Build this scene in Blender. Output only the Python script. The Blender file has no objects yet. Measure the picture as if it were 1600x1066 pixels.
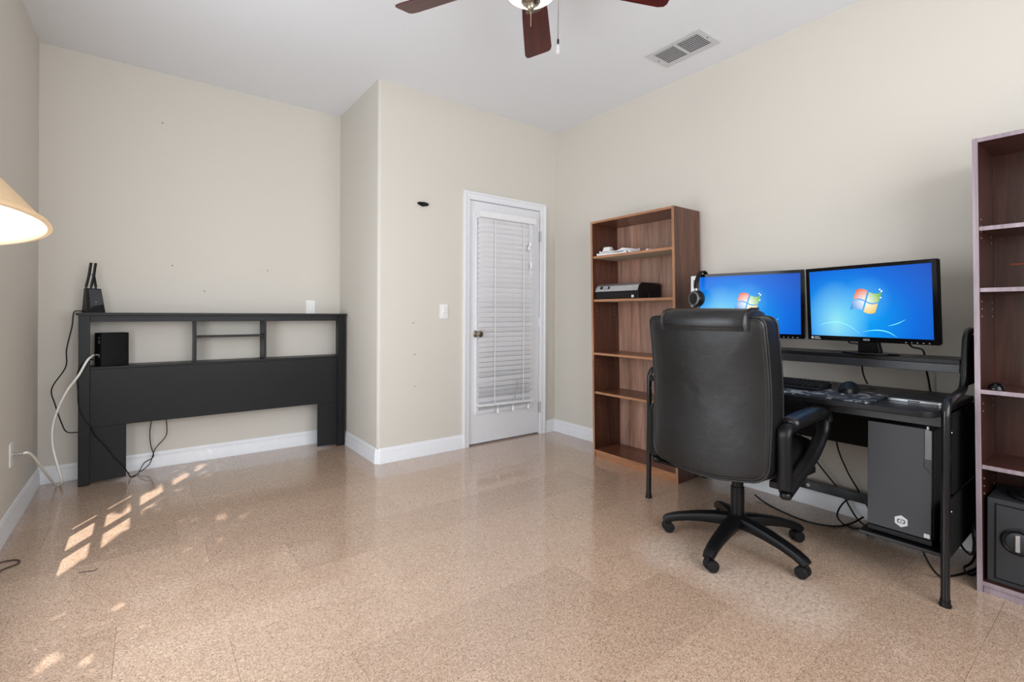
import bpy, bmesh, math, random
from mathutils import Vector, Matrix
R = math.radians
random.seed(7)
C = bpy.context.scene.collection
SC = bpy.context.scene

# ------------------------------------------------------------------ camera
CAMZ = 1.09
YAW, ROLL, FPX, CYPX = 0.6489, 0.0046, 755.99, 491.15
F_ = Vector((math.sin(YAW), math.cos(YAW), 0)); R0 = Vector((math.cos(YAW), -math.sin(YAW), 0)); U0 = R0.cross(F_)
RR = R0*math.cos(ROLL)+U0*math.sin(ROLL); UU = U0*math.cos(ROLL)-R0*math.sin(ROLL)
cd = bpy.data.cameras.new('camera'); cam = bpy.data.objects.new('camera', cd); C.objects.link(cam)
cam.matrix_world = Matrix(((RR.x, UU.x, -F_.x, 0), (RR.y, UU.y, -F_.y, 0), (RR.z, UU.z, -F_.z, CAMZ), (0, 0, 0, 1)))
cd.sensor_width = 36; cd.lens = FPX/1600*36; cd.shift_y = -(533-CYPX)/1600; cd.clip_start = 0.02
SC.camera = cam

# ------------------------------------------------------------------ room size
XL, XJ, XR, YB, YD, H = -0.537, 1.341, 3.066, 4.235, 3.375, 2.79
YF = -1.1                                   # wall behind the camera
# ------------------------------------------------------------------ world, sun, daylight, exposure
SC.view_settings.view_transform = 'Standard'; SC.view_settings.look = 'None'
SC.view_settings.gamma = 1; SC.view_settings.use_curve_mapping = False
SC.view_settings.exposure = 0.07
W = bpy.data.worlds.new('sky'); SC.world = W; W.use_nodes = True
wn = W.node_tree.nodes; wl = W.node_tree.links
sky = wn.new('ShaderNodeTexSky'); sky.sky_type = 'NISHITA'; sky.sun_disc = False
sky.sun_elevation = R(42); sky.sun_rotation = R(210)
wn['Background'].inputs[1].default_value = 0.12
wl.new(sky.outputs[0], wn['Background'].inputs[0])
SUN_H = Vector((0.507, 0.862)); DXDZ = 0.55
SUN_D = Vector((DXDZ, DXDZ*0.862/0.507, -1)).normalized()
sd = bpy.data.lights.new('sun', 'SUN'); sd.energy = 11; sd.angle = R(0.6); sd.color = (1, .95, .88)
so = bpy.data.objects.new('sun', sd); C.objects.link(so); so.rotation_euler = SUN_D.to_track_quat('-Z', 'Y').to_euler(); so.location = (-3, -3, 5)
def area(name, loc, direction, sx, sy, power, col):
    l = bpy.data.lights.new(name, 'AREA'); l.shape = 'RECTANGLE'; l.size = sx; l.size_y = sy; l.energy = power; l.color = col
    o = bpy.data.objects.new(name, l); C.objects.link(o); o.location = loc
    o.rotation_euler = Vector(direction).to_track_quat('-Z', 'Y').to_euler(); return o
area('daylight_left_window', (XL-.005, 1.95, 1.2), (1, 0, 0), 1.5, 1.6, 40, (.88, .94, 1))
area('front_fill_light', (1.1, YF+.06, 1.5), (0, 1, 0), 2.6, 1.5, 72, (.95, .97, 1))  # added fill light, stands in for a glow through the closed blind

# ------------------------------------------------------------------ materials
def lin(c):
    return tuple(((v/255)/12.92 if v/255 <= .04045 else ((v/255+.055)/1.055)**2.4) for v in c)+(1,)
MATS = {}
class NB:                                    # tiny node builder
    def __init__(s, name):
        s.m = bpy.data.materials.new(name); s.m.use_nodes = True; s.t = s.m.node_tree; s.n = s.t.nodes; s.l = s.t.links
        s.b = s.n['Principled BSDF']; MATS[name] = s.m
    def add(s, typ, **k):
        n = s.n.new(typ)
        for a, v in k.items(): setattr(n, a, v)
        return n
    def link(s, a, b): s.l.new(a, b)
    def pos(s, kind='pos', scale=(1, 1, 1)):
        if kind == 'pos': o = s.add('ShaderNodeNewGeometry').outputs['Position']
        else: o = s.add('ShaderNodeTexCoord').outputs['Object']
        mp = s.add('ShaderNodeMapping'); mp.inputs['Scale'].default_value = scale; s.link(o, mp.inputs[0]); return mp.outputs[0]
    def noise(s, vec, scale, detail=3, rough=.5, dist=0):
        n = s.add('ShaderNodeTexNoise'); s.link(vec, n.inputs['Vector'])
        n.inputs['Scale'].default_value = scale; n.inputs['Detail'].default_value = detail
        n.inputs['Roughness'].default_value = rough; n.inputs['Distortion'].default_value = dist; return n.outputs['Fac']
    def ramp(s, fac, stops):
        r = s.add('ShaderNodeValToRGB'); s.link(fac, r.inputs[0]); e = r.color_ramp.elements
        while len(e) < len(stops): e.new(.5)
        for k, (p, c) in enumerate(stops): e[k].position = p; e[k].color = c
        return r.outputs[0]
    def mix(s, fac, a, b, mode='MIX'):
        m = s.add('ShaderNodeMix', data_type='RGBA', blend_type=mode)
        for i, v in ((0, fac), (6, a), (7, b)):
            if hasattr(v, 'is_output'): s.link(v, m.inputs[i])
            else: m.inputs[i].default_value = v
        return m.outputs[2]
    def bump(s, h, strength, dist=.01):
        b = s.add('ShaderNodeBump'); b.inputs['Strength'].default_value = strength; b.inputs['Distance'].default_value = dist
        s.link(h, b.inputs['Height']); s.link(b.outputs[0], s.b.inputs['Normal'])
    def set(s, **k):
        for a, v in k.items():
            i = s.b.inputs[a.replace('_', ' ')]
            if hasattr(v, 'is_output'): s.link(v, i)
            else: i.default_value = v
        return s.m
def plain(name, rgb, rough=.5, metal=0, spec=.5, var=.06, nscale=30, bump=0, coat=0):
    b = NB(name); c = lin(rgb)
    f = b.noise(b.pos('obj'), nscale, 4)
    lo = tuple(v*(1-var) for v in c[:3])+(1,); hi = tuple(min(1, v*(1+var)) for v in c[:3])+(1,)
    b.set(Base_Color=b.ramp(f, [(.3, lo), (.7, hi)]), Roughness=rough, Metallic=metal)
    b.b.inputs['Specular IOR Level'].default_value = spec if sum(rgb) > 90 or metal else .28
    if coat: b.set(Coat_Weight=coat, Coat_Roughness=.1)
    if bump: b.bump(f, bump, .003)
    return b.m
def emit(name, rgb, strength):
    b = NB(name); b.set(Base_Color=lin(rgb), Roughness=.4, Emission_Color=lin(rgb), Emission_Strength=strength); return b.m

def wall_mat(name, rgb, bump, sc):
    b = NB(name); v = b.pos()
    f = b.noise(v, sc, 5, .6); g = b.noise(v, 1.3, 2)
    c = lin(rgb); c2 = tuple(x*.97 for x in c[:3])+(1,)
    b.set(Base_Color=b.mix(g, c, c2), Roughness=.62); b.b.inputs['Specular IOR Level'].default_value = .3
    b.bump(f, bump, .004); return b.m
wall_mat('wall_paint', (213, 208, 199), .10, 90)
wall_mat('ceiling_paint', (234, 236, 240), .35, 45)
plain('white_trim', (232, 234, 238), .35, var=.02)
plain('door_paint', (228, 229, 233), .4, var=.015)
plain('blind_white', (236, 236, 238), .42, var=.02)
plain('plastic_white', (235, 235, 233), .35, var=.02)

def cork():
    b = NB('cork'); v = b.pos()
    vor = b.add('ShaderNodeTexVoronoi'); vor.inputs['Scale'].default_value = 300; b.link(v, vor.inputs['Vector'])
    sep = b.add('ShaderNodeSeparateColor'); b.link(vor.outputs['Color'], sep.inputs[0])
    gran = b.ramp(sep.outputs[0], [(0, lin((92, 70, 54))), (.2, lin((168, 139, 117))), (.72, lin((194, 166, 144))), (1, lin((222, 200, 180)))])
    n2 = b.noise(v, 420, 3, .7)
    c = b.mix(.35, gran, b.ramp(n2, [(.35, lin((146, 118, 98))), (.65, lin((210, 184, 162)))]))
    inf = b.add('ShaderNodeObjectInfo')
    tone = b.ramp(inf.outputs['Random'], [(0, (.9, .89, .88, 1)), (1, (1.05, 1.05, 1.05, 1))])
    c = b.mix(1, c, tone, 'MULTIPLY')
    # pale scuffed patches worn by the castors
    wear = None
    for (cx, cy, rr) in ((1.93, 1.31, .22), (1.98, .84, .27), (1.95, 1.06, .2)):
        d = b.add('ShaderNodeVectorMath', operation='DISTANCE'); b.link(b.pos(), d.inputs[0]); d.inputs[1].default_value = (cx, cy, 0)
        mr = b.add('ShaderNodeMapRange'); b.link(d.outputs['Value'], mr.inputs[0])
        mr.inputs[1].default_value = rr; mr.inputs[2].default_value = rr*.45; mr.inputs[3].default_value = 0; mr.inputs[4].default_value = 1
        if wear is None: wear = mr.outputs[0]
        else:
            mx = b.add('ShaderNodeMath', operation='MAXIMUM'); b.link(wear, mx.inputs[0]); b.link(mr.outputs[0], mx.inputs[1]); wear = mx.outputs[0]
    wm = b.add('ShaderNodeMath', operation='MULTIPLY'); b.link(wear, wm.inputs[0])
    b.link(b.ramp(b.noise(v, 60, 6, .75), [(.38, (0, 0, 0, 1)), (.66, (1, 1, 1, 1))]), wm.inputs[1])
    wm2 = b.add('ShaderNodeMath', operation='MULTIPLY'); b.link(wm.outputs[0], wm2.inputs[0]); wm2.inputs[1].default_value = .75
    c = b.mix(wm2.outputs[0], c, lin((222, 208, 196)))
    rg = b.add('ShaderNodeMapRange'); b.link(b.noise(v, 3, 3), rg.inputs[0]); rg.inputs[3].default_value = .16; rg.inputs[4].default_value = .26
    b.set(Base_Color=c, Roughness=rg.outputs[0], Coat_Weight=.8, Coat_Roughness=.04)
    b.bump(n2, .03, .001); return b.m
cork()
plain('subfloor', (80, 58, 42), .9)

def wood(name, dark, mid, light, axis='z', rough=.32, scale=1.0, coat=.2, band=0):
    b = NB(name)
    st = {'z': (1, 1, .07), 'y': (1, .07, 1), 'x': (.07, 1, 1)}[axis]
    v = b.pos('obj', st)
    g = b.noise(v, 26*scale, 6, .62, 1.2); fine = b.noise(v, 190*scale, 3, .6)
    c = b.ramp(g, [(.28, lin(dark)), (.5, lin(mid)), (.72, lin(light))])
    c = b.mix(.22, c, b.ramp(fine, [(.3, lin(dark)), (.7, lin(light))]))
    if band:
        bw = b.pos('obj', {'z': (8, 8, .5), 'y': (8, .5, 8), 'x': (.5, 8, 8)}[axis])
        vo = b.add('ShaderNodeTexVoronoi'); vo.inputs['Scale'].default_value = 1.0; b.link(bw, vo.inputs['Vector'])
        sp = b.add('ShaderNodeSeparateColor'); b.link(vo.outputs['Color'], sp.inputs[0])
        c = b.mix(1, c, b.ramp(sp.outputs[0], [(0, (1-band, 1-band, 1-band, 1)), (1, (1+band, 1+band, 1+band, 1))]), 'MULTIPLY')
    b.set(Base_Color=c, Roughness=rough, Coat_Weight=coat, Coat_Roughness=.2)
    b.bump(fine, .05, .002); return b.m
wood('walnut', (48, 24, 15), (82, 45, 31), (114, 69, 48), 'z', band=.18)
wood('walnut_flat', (70, 38, 26), (106, 64, 46), (142, 94, 68), 'y')
wood('walnut_back_glare', (126, 88, 72), (168, 128, 110), (196, 160, 142), 'z', band=.22, scale=.8, coat=.5)  # back panel brown lightened to carry the glare on it
wood('walnut_edge_lit', (132, 92, 66), (172, 124, 92), (198, 152, 118), 'z', rough=.3)  # front edge tan made paler for the light it reflects
wood('walnut_edge_flat', (130, 86, 60), (170, 118, 84), (196, 146, 110), 'y', rough=.3)
wood('mahogany_blade', (38, 9, 7), (72, 18, 12), (104, 32, 20), 'x', rough=.35, scale=1.4, coat=0)
wood('dark_walnut', (32, 14, 10), (58, 28, 21), (82, 44, 34), 'z', band=.15)
wood('dark_walnut_flat', (38, 18, 14), (64, 32, 26), (88, 48, 40), 'y')
wood('dark_walnut_edge_sky', (122, 108, 114), (146, 132, 140), (166, 154, 164), 'z', rough=.3, coat=.4)  # lavender sky reflection mixed into the edge colour
plain('shelf_underside', (198, 182, 160), .6)
plain('pin_hole', (190, 150, 120), .5)

plain('black_laminate', (17, 18, 21), .4, var=.12, nscale=8)
plain('black_laminate_edge', (30, 30, 33), .42)
plain('desk_black', (20, 20, 22), .34, var=.15, nscale=14)
plain('desk_rail', (44, 45, 49), .33, var=.1)
plain('black_tube', (16, 17, 19), .28, coat=.3)
plain('black_plastic', (14, 14, 16), .38)
plain('black_gloss', (12, 12, 14), .12)
plain('black_matte', (10, 10, 11), .7)
plain('rubber', (20, 20, 21), .6)
plain('tower_grey', (56, 58, 62), .45, var=.05, nscale=200)
plain('safe_grey', (44, 46, 50), .5, var=.06, nscale=300, bump=.05)
plain('silver', (188, 190, 194), .28, metal=.8)
plain('nickel', (170, 160, 146), .25, metal=.95)
plain('chrome_dark', (120, 122, 126), .3, metal=.9)
plain('logo_pale', (205, 205, 208), .5)
plain('vent_metal', (205, 205, 207), .45, var=.02)
plain('vent_dark', (22, 22, 24), .9)
plain('cable_black', (14, 14, 15), .45)
plain('cable_white', (238, 238, 232), .4)
plain('cable_brown', (70, 46, 34), .5)
plain('paper', (236, 236, 240), .6, var=.03)
plain('grey_print', (150, 152, 158), .6)
plain('copper', (190, 110, 78), .3, metal=.7)
plain('leaf_green', (70, 96, 44), .6, var=.3)
plain('bark', (84, 64, 48), .9)
plain('thread', (52, 40, 34), .8)
plain('glass_grey', (196, 199, 204), .12)
plain('mat_black', (22, 22, 24), .6)
def leather():
    b = NB('leather'); v = b.pos('obj')
    f = b.noise(v, 5, 4, .55); g = b.noise(v, 260, 3, .6)
    b.set(Base_Color=b.ramp(f, [(.3, lin((17, 17, 18))), (.7, lin((25, 25, 27)))]), Roughness=.34)
    mx = b.add('ShaderNodeMath', operation='MULTIPLY_ADD'); b.link(g, mx.inputs[0]); mx.inputs[1].default_value = .12; b.link(f, mx.inputs[2])
    b.bump(mx.outputs[0], .22, .02); return b.m
leather()
def pad_print():
    b = NB('mouse_mat'); v = b.pos('obj', (1, 1.4, 1))
    f = b.noise(v, 9, 7, .7, 2.2)
    b.set(Base_Color=b.ramp(f, [(.52, lin((20, 20, 22))), (.6, lin((120, 122, 126))), (.64, lin((186, 188, 190))), (.7, lin((30, 30, 32)))]), Roughness=.65); return b.m
pad_print()
def shade_mat():
    b = NB('lamp_shade_fabric'); tr = b.add('ShaderNodeBsdfTranslucent'); tr.inputs[0].default_value = lin((244, 230, 208))
    f = b.noise(b.pos('obj', (1, 1, .3)), 150, 2)
    b.set(Base_Color=b.ramp(f, [(.3, lin((222, 194, 156))), (.7, lin((232, 206, 170)))]), Roughness=.8)
    mx = b.add('ShaderNodeMixShader'); mx.inputs[0].default_value = .35
    b.link(b.b.outputs[0], mx.inputs[1]); b.link(tr.outputs[0], mx.inputs[2]); b.link(mx.outputs[0], b.n['Material Output'].inputs[0]); return b.m
shade_mat()
def pane_mat():
    b = NB('window_glass'); t = b.add('ShaderNodeBsdfTransparent'); g = b.add('ShaderNodeBsdfGlossy'); g.inputs['Roughness'].default_value = .02
    pass
    mx = b.add('ShaderNodeMixShader'); mx.inputs[0].default_value = .05; b.link(t.outputs[0], mx.inputs[1]); b.link(g.outputs[0], mx.inputs[2])
    b.link(mx.outputs[0], b.n['Material Output'].inputs[0]); return b.m
pane_mat()
def clear_plastic():
    b = NB('clear_plastic'); b.set(Base_Color=(.95, .95, .97, 1), Roughness=.1, Transmission_Weight=.7); return b.m
clear_plastic()
emit('bowl_glass', (255, 234, 196), 5)
emit('bulb', (255, 248, 238), 12)
emit('led_white', (235, 240, 250), 1.0)
def screen():
    b = NB('screen_picture'); v = b.pos('obj')
    sx = b.add('ShaderNodeSeparateXYZ'); b.link(v, sx.inputs[0])
    def dist(cy, cz, sy, sz):
        m = b.add('ShaderNodeMapping'); b.link(b.add('ShaderNodeTexCoord').outputs['Object'], m.inputs[0])
        m.inputs['Location'].default_value = (0, -cy*sy, -cz*sz); m.inputs['Scale'].default_value = (0, sy, sz)
        d = b.add('ShaderNodeVectorMath', operation='LENGTH'); b.link(m.outputs[0], d.inputs[0]); return d.outputs['Value']
    base = b.ramp(dist(.1, -.08, 2.0, 2.4), [(0, lin((40, 190, 248))), (.25, lin((0, 152, 240))), (.6, lin((0, 106, 218))), (1, lin((0, 66, 176)))])
    glow = b.ramp(dist(.14, -.1, 6.5, 4.6), [(0, (.75, .75, .75, 1)), (.35, (.42, .42, .42, 1)), (1, (0, 0, 0, 1))])
    halo = b.ramp(dist(.0, 0.015, 7, 7), [(0, (.35, .35, .35, 1)), (.8, (0, 0, 0, 1))])
    c = b.mix(glow, base, lin((170, 240, 238))); c = b.mix(halo, c, lin((120, 214, 250)))
    b.b.inputs['Specular IOR Level'].default_value = .15
    b.set(Base_Color=(0.005, .005, .005, 1), Roughness=.3, Emission_Color=c, Emission_Strength=1.0); return b.m
screen()
for nm, col in (('flag_red', (240, 96, 44)), ('flag_green', (128, 196, 60)), ('flag_blue', (64, 160, 236)), ('flag_yellow', (252, 208, 56)), ('streak', (120, 214, 246)), ('flag_glint', (235, 250, 255))):
    emit(nm, col, 1.0)
    if nm.startswith('flag') and nm != 'flag_glint':
        mt_ = MATS[nm]; nt = mt_.node_tree; tc = nt.nodes.new('ShaderNodeTexCoord'); ln = nt.nodes.new('ShaderNodeVectorMath'); ln.operation = 'DISTANCE'
        ln.inputs[1].default_value = (0, 0, .006); nt.links.new(tc.outputs['Object'], ln.inputs[0])
        rp = nt.nodes.new('ShaderNodeValToRGB'); mr_ = nt.nodes.new('ShaderNodeMapRange'); mr_.inputs[2].default_value = .085
        nt.links.new(ln.outputs['Value'], mr_.inputs[0]); nt.links.new(mr_.outputs[0], rp.inputs[0])
        c_ = lin(col); e_ = rp.color_ramp.elements
        e_[0].position = .15; e_[0].color = tuple(.25*x+.75 for x in c_[:3])+(1,); e_[1].position = .8; e_[1].color = tuple(x*.85 for x in c_[:3])+(1,)
        nt.links.new(rp.outputs[0], nt.nodes['Principled BSDF'].inputs['Emission Color'])
        nt.nodes['Principled BSDF'].inputs['Base Color'].default_value = (.01, .01, .01, 1)

# ------------------------------------------------------------------ mesh helpers
class MB:
    def __init__(s): s.v = []; s.f = []
    def add(s, verts, faces):
        o = len(s.v); s.v += [Vector(p) for p in verts]; s.f += [[i+o for i in f] for f in faces]; return s
    def box(s, x0, x1, y0, y1, z0, z1):
        return s.add([(x0, y0, z0), (x1, y0, z0), (x1, y1, z0), (x0, y1, z0), (x0, y0, z1), (x1, y0, z1), (x1, y1, z1), (x0, y1, z1)],
                     [(0, 3, 2, 1), (4, 5, 6, 7), (0, 1, 5, 4), (1, 2, 6, 5), (2, 3, 7, 6), (3, 0, 4, 7)])
    def prism(s, poly, a0, a1, axis='z'):            # poly in the two other axes, extruded along axis
        def P(p, a): return {'z': (p[0], p[1], a), 'y': (p[0], a, p[1]), 'x': (a, p[0], p[1])}[axis]
        n = len(poly)
        return s.add([P(p, a0) for p in poly]+[P(p, a1) for p in poly],
                     [list(range(n))[::-1], list(range(n, 2*n))]+[(i, (i+1) % n, n+(i+1) % n, n+i) for i in range(n)])
    def loft(s, rings, cap=True, closed=True):
        n = len(rings[0]); o = []
        for r in rings: o += list(r)
        f = []
        for k in range(len(rings)-1):
            for i in range(n if closed else n-1):
                j = (i+1) % n; f.append((k*n+i, k*n+j, (k+1)*n+j, (k+1)*n+i))
        if cap: f.append(list(range(n))[::-1]); f.append(list(range((len(rings)-1)*n, len(rings)*n)))
        return s.add(o, f)
    def tube(s, path, r, n=8, cap=True):
        path = [Vector(p) for p in path]; rings = []
        rs = r if isinstance(r, (list, tuple)) else [r]*len(path)
        t = (path[1]-path[0]).normalized(); up = Vector((0, 0, 1)) if abs(t.z) < .9 else Vector((1, 0, 0))
        nrm = t.cross(up).normalized()
        for i, p in enumerate(path):
            if i == 0: t = path[1]-path[0]
            elif i == len(path)-1: t = path[-1]-path[-2]
            else: t = path[i+1]-path[i-1]
            t.normalize(); nrm = (nrm-t*nrm.dot(t)).normalized(); b = t.cross(nrm)
            rings.append([p+nrm*(rs[i]*math.cos(2*math.pi*k/n))+b*(rs[i]*math.sin(2*math.pi*k/n)) for k in range(n)])
        return s.loft(rings, cap)
    def sweep(s, path, w, h, side=(0, 1, 0), cap=True, rnd=.3):   # rounded bar: w along 'side', h across
        path = [Vector(p) for p in path]; rings = []; sd = Vector(side).normalized()
        for i, p in enumerate(path):
            t = (path[min(i+1, len(path)-1)]-path[max(i-1, 0)]).normalized(); u = t.cross(sd).normalized()
            ww = w[i] if isinstance(w, (list, tuple)) else w; hh = h[i] if isinstance(h, (list, tuple)) else h
            rc = min(ww, hh)*rnd; ring = []
            for (sx, sy, a0) in ((1, 1, 0), (-1, 1, 90), (-1, -1, 180), (1, -1, 270)):
                for a in (0, 45, 90):
                    ring.append(p+sd*(sx*(ww/2-rc)+rc*math.cos(R(a0+a)))+u*(sy*(hh/2-rc)+rc*math.sin(R(a0+a))))
            rings.append(ring)
        return s.loft(rings, cap)
    def lathe(s, prof, n=24, c=(0, 0, 0), axis='z', cap=True):
        rings = []
        for (r, h) in prof:
            ring = []
            for k in range(n):
                a = 2*math.pi*k/n; p = {'z': (r*math.cos(a), r*math.sin(a), h), 'x': (h, r*math.cos(a), r*math.sin(a)), 'y': (r*math.sin(a), h, r*math.cos(a))}[axis]
                ring.append(Vector(c)+Vector(p))
            rings.append(ring)
        return s.loft(rings, cap)
    def xf(s, M): s.v = [M @ p for p in s.v]; return s
    def build(s, name, mat, parent=None, smooth=True, bevel=0, seg=2, world=True, angle=40, flip=True, mats=None):
        off = Vector((0, 0, 0))
        if parent is not None and world: off = Vector(parent.get('_org', (0, 0, 0)))
        me = bpy.data.meshes.new(name); me.from_pydata([p-off for p in s.v], [], s.f); me.update()
        bm = bmesh.new(); bm.from_mesh(me); bmesh.ops.recalc_face_normals(bm, faces=bm.faces); bm.to_mesh(me); bm.free()
        for m in (mats or [mat]): me.materials.append(MATS[m])
        o = bpy.data.objects.new(name, me); C.objects.link(o)
        if parent is not None: o.parent = parent; o['_org'] = tuple(off)
        if bevel:
            b = o.modifiers.new('bevel', 'BEVEL'); b.width = bevel; b.segments = seg; b.limit_method = 'ANGLE'; b.angle_limit = R(35)
            if smooth: b.harden_normals = True
        if smooth: me.shade_smooth(); me.set_sharp_from_angle(angle=R(angle))
        return o
def tag(o, label=None, cat=None, group=None, kind=None):
    if label: o['label'] = label
    if cat: o['category'] = cat
    if group: o['group'] = group
    if kind: o['kind'] = kind
    return o
def thing(name, loc, label, cat, rz=0, group=None):
    o = bpy.data.objects.new(name, None); C.objects.link(o); o.location = loc; o.rotation_euler = (0, 0, rz); o.empty_display_size = .1
    o['_org'] = tuple(loc) if rz == 0 else (0, 0, 0)
    return tag(o, label, cat, group)
def struct(mb, name, mat, **k):
    return tag(mb.build(name, mat, **k), kind='structure')
def spline(pts, n=8):
    P = [Vector(p) for p in pts]; P = [P[0]*2-P[1]]+P+[P[-1]*2-P[-2]]; out = []
    for i in range(1, len(P)-2):
        for k in range(n):
            t = k/n; a, b, c, d = P[i-1], P[i], P[i+1], P[i+2]
            out.append(.5*((2*b)+(c-a)*t+(2*a-5*b+4*c-d)*t*t+(3*b-a-3*c+d)*t**3))
    out.append(P[-2]); return out
def rounded(pts, r, n=5):                     # polyline with filleted corners
    P = [Vector(p) for p in pts]; out = [P[0]]
    for i in range(1, len(P)-1):
        a = (P[i-1]-P[i]); b = (P[i+1]-P[i]); d = min(r, a.length*.45, b.length*.45)
        p0 = P[i]+a.normalized()*d; p1 = P[i]+b.normalized()*d
        for k in range(n+1):
            t = k/n; out.append(p0*(1-t)**2+P[i]*2*t*(1-t)+p1*t*t)
    out.append(P[-1]); return out
def rrect(w, h, r, n=5, cx=0, cy=0):
    out = []
    for (sx, sy, a0) in ((1, 1, 0), (-1, 1, 90), (-1, -1, 180), (1, -1, 270)):
        for k in range(n+1):
            a = R(a0+90*k/n); out.append((cx+sx*(w/2-r)+r*math.cos(a), cy+sy*(h/2-r)+r*math.sin(a)))
    return out
def text_mesh(txt, size, name, mat, parent, M):
    cu = bpy.data.curves.new(name, 'FONT'); cu.body = txt; cu.size = size; cu.align_x = 'CENTER'; cu.align_y = 'CENTER'; cu.extrude = .0003
    to = bpy.data.objects.new(name, cu); C.objects.link(to); bpy.context.view_layer.update()
    me = bpy.data.meshes.new_from_object(to.evaluated_get(bpy.context.evaluated_depsgraph_get())); bpy.data.objects.remove(to)
    me.transform(M); me.materials.clear(); me.materials.append(MATS[mat])
    o = bpy.data.objects.new(name, me); C.objects.link(o); o.parent = parent; return o
FACE_NX = Matrix(((0, 0, -1, 0), (-1, 0, 0, 0), (0, 1, 0, 0), (0, 0, 0, 1)))   # text plane -> facing -x, reading along -y
# ================================================================== SETTING
T = .06
# floor: cork planks on a subfloor
fl = struct(MB().box(XL-.1, XR+.1, YF-.1, YB+.1, -.06, -.012), 'floor', 'subfloor', smooth=False)
PW, PL = .305, .915
pm = MB().box(-PL/2+.0004, PL/2-.0004, -PW/2+.0004, PW/2-.0004, -.012, 0)
src = pm.build('plank', 'cork', fl, smooth=False, world=False)
first = True
k0 = -9
for k in range(k0, 10):
    yc = 1.552+PW*(k+.5)
    if yc+PW/2 < YF or yc-PW/2 > YB: continue
    off = {4: 1.96}.get(k, (k*.61+.23) % PL)
    x = XL-PL+((off-XL) % PL)
    while x < XR:
        x0, x1 = x, x+PL; y0, y1 = yc-PW/2, yc+PW/2
        if not (x0 > XJ+.05 and y0 > YD+.05):
            full = x0 >= XL and x1 <= XR and y0 >= YF and y1 <= YB
            if full:
                o = src if first else src.copy()
                if not first: C.objects.link(o)
                first = False
                o.parent = fl; o.location = ((x0+x1)/2, yc, 0)
            elif min(x1, XR)-max(x0, XL) > .01 and min(y1, YB)-max(y0, YF) > .01:
                MB().box(max(x0, XL)+.0004, min(x1, XR)-.0004, max(y0, YF)+.0004, min(y1, YB)-.0004, -.012, 0).build('plank', 'cork', fl, smooth=False, world=False)
        x += PL
struct(MB().box(XL-.1, XR+.1, YF-.1, YB+.1, H, H+.06), 'ceiling', 'ceiling_paint', smooth=False)
# walls
WY0, WY1, WZ0, WZ1 = 1.08, 2.90, .38, 2.0          # window in the left wall, outside the picture
m = MB().box(XL-T, XL, YF-.1, WY0, 0, H).box(XL-T, XL, WY1, YB+.1, 0, H).box(XL-T, XL, WY0, WY1, 0, WZ0).box(XL-T, XL, WY0, WY1, WZ1, H)
wall_l = struct(m, 'wall_left', 'wall_paint', smooth=False)
wall_b = struct(MB().box(XL-.1, XJ+.05, YB, YB+.1, 0, H), 'wall_back', 'wall_paint', smooth=False)
BR = .022
arc = [(XJ+BR-BR*math.cos(R(a)), YD+BR-BR*math.sin(R(a))) for a in range(0, 91, 10)]
struct(MB().prism([(XJ, YB+.05)]+arc+[(XJ+BR, YD+.1), (XJ+.1, YD+.1), (XJ+.1, YB+.05)], 0, H), 'wall_alcove', 'wall_paint', angle=30)
DX0, DX1, DZ = 2.115, 2.885, 2.04                    # door opening
m = MB().box(XJ+BR, DX0, YD, YD+.1, 0, H).box(DX1, XR+.1, YD, YD+.1, 0, H).box(DX0, DX1, YD, YD+.1, DZ, H)
wall_d = struct(m, 'wall_door', 'wall_paint', smooth=False)
struct(MB().box(XR, XR+.1, YF-.1, YD+.1, 0, H), 'wall_right', 'wall_paint', smooth=False)
FX0, FX1, FZ0, FZ1 = -.25, 2.45, .7, 2.25            # added window behind the camera
m = MB().box(XL-.1, FX0, YF-.1, YF, 0, H).box(FX1, XR+.1, YF-.1, YF, 0, H).box(FX0, FX1, YF-.1, YF, 0, FZ0).box(FX0, FX1, YF-.1, YF, FZ1, H)
struct(m, 'wall_front', 'wall_paint', smooth=False)
# baseboards: moulded profile swept along each wall
PROF = [(0, 0), (.016, 0), (.016, .012), (.0135, .018), (.0135, .066), (.010, .074), (.010, .090), (.006, .098), (.0045, .108), (0, .110)]
def baseboard(name, path, left=True):
    P = [Vector((p[0], p[1], 0)) for p in path]; rings = []
    dirs = [(P[i+1]-P[i]).normalized() for i in range(len(P)-1)]
    nor = [Vector((-d.y, d.x, 0)) if left else Vector((d.y, -d.x, 0)) for d in dirs]
    for i, p in enumerate(P):
        if i == 0: mt = path[0][2] if len(path[0]) > 2 else nor[0]
        elif i == len(P)-1: mt = path[-1][2] if len(path[-1]) > 2 else nor[-1]
        else:
            mt = nor[i-1]+nor[i]; mt = mt/mt.dot(nor[i])
        mt = Vector(mt)
        rings.append([p+mt*d+Vector((0, 0, z)) for d, z in PROF])
    return struct(MB().loft(rings), name, 'white_trim', angle=25)
baseboard('baseboard_left', [(XL, YF), (XL, YB, (1, -1, 0))], left=False)
baseboard('baseboard_back', [(XL, YB, (1, -1, 0)), (XJ, YB, (-1, -1, 0))], left=False)
t225 = math.tan(R(22.5))
baseboard('baseboard_alcove', [(XJ, YB, (-1, -1, 0)), (XJ, YD+BR), (XJ+BR, YD, (-t225, -1, 0))], left=False)
baseboard('baseboard_door', [(XJ+BR, YD, (-t225, -1, 0)), (2.06, YD)], left=False)
baseboard('baseboard_corner', [(2.946, YD), (XR, YD, (-1, -1, 0))], left=False)
baseboard('baseboard_right', [(XR, YD, (-1, -1, 0)), (XR, YF)], left=False)
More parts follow.
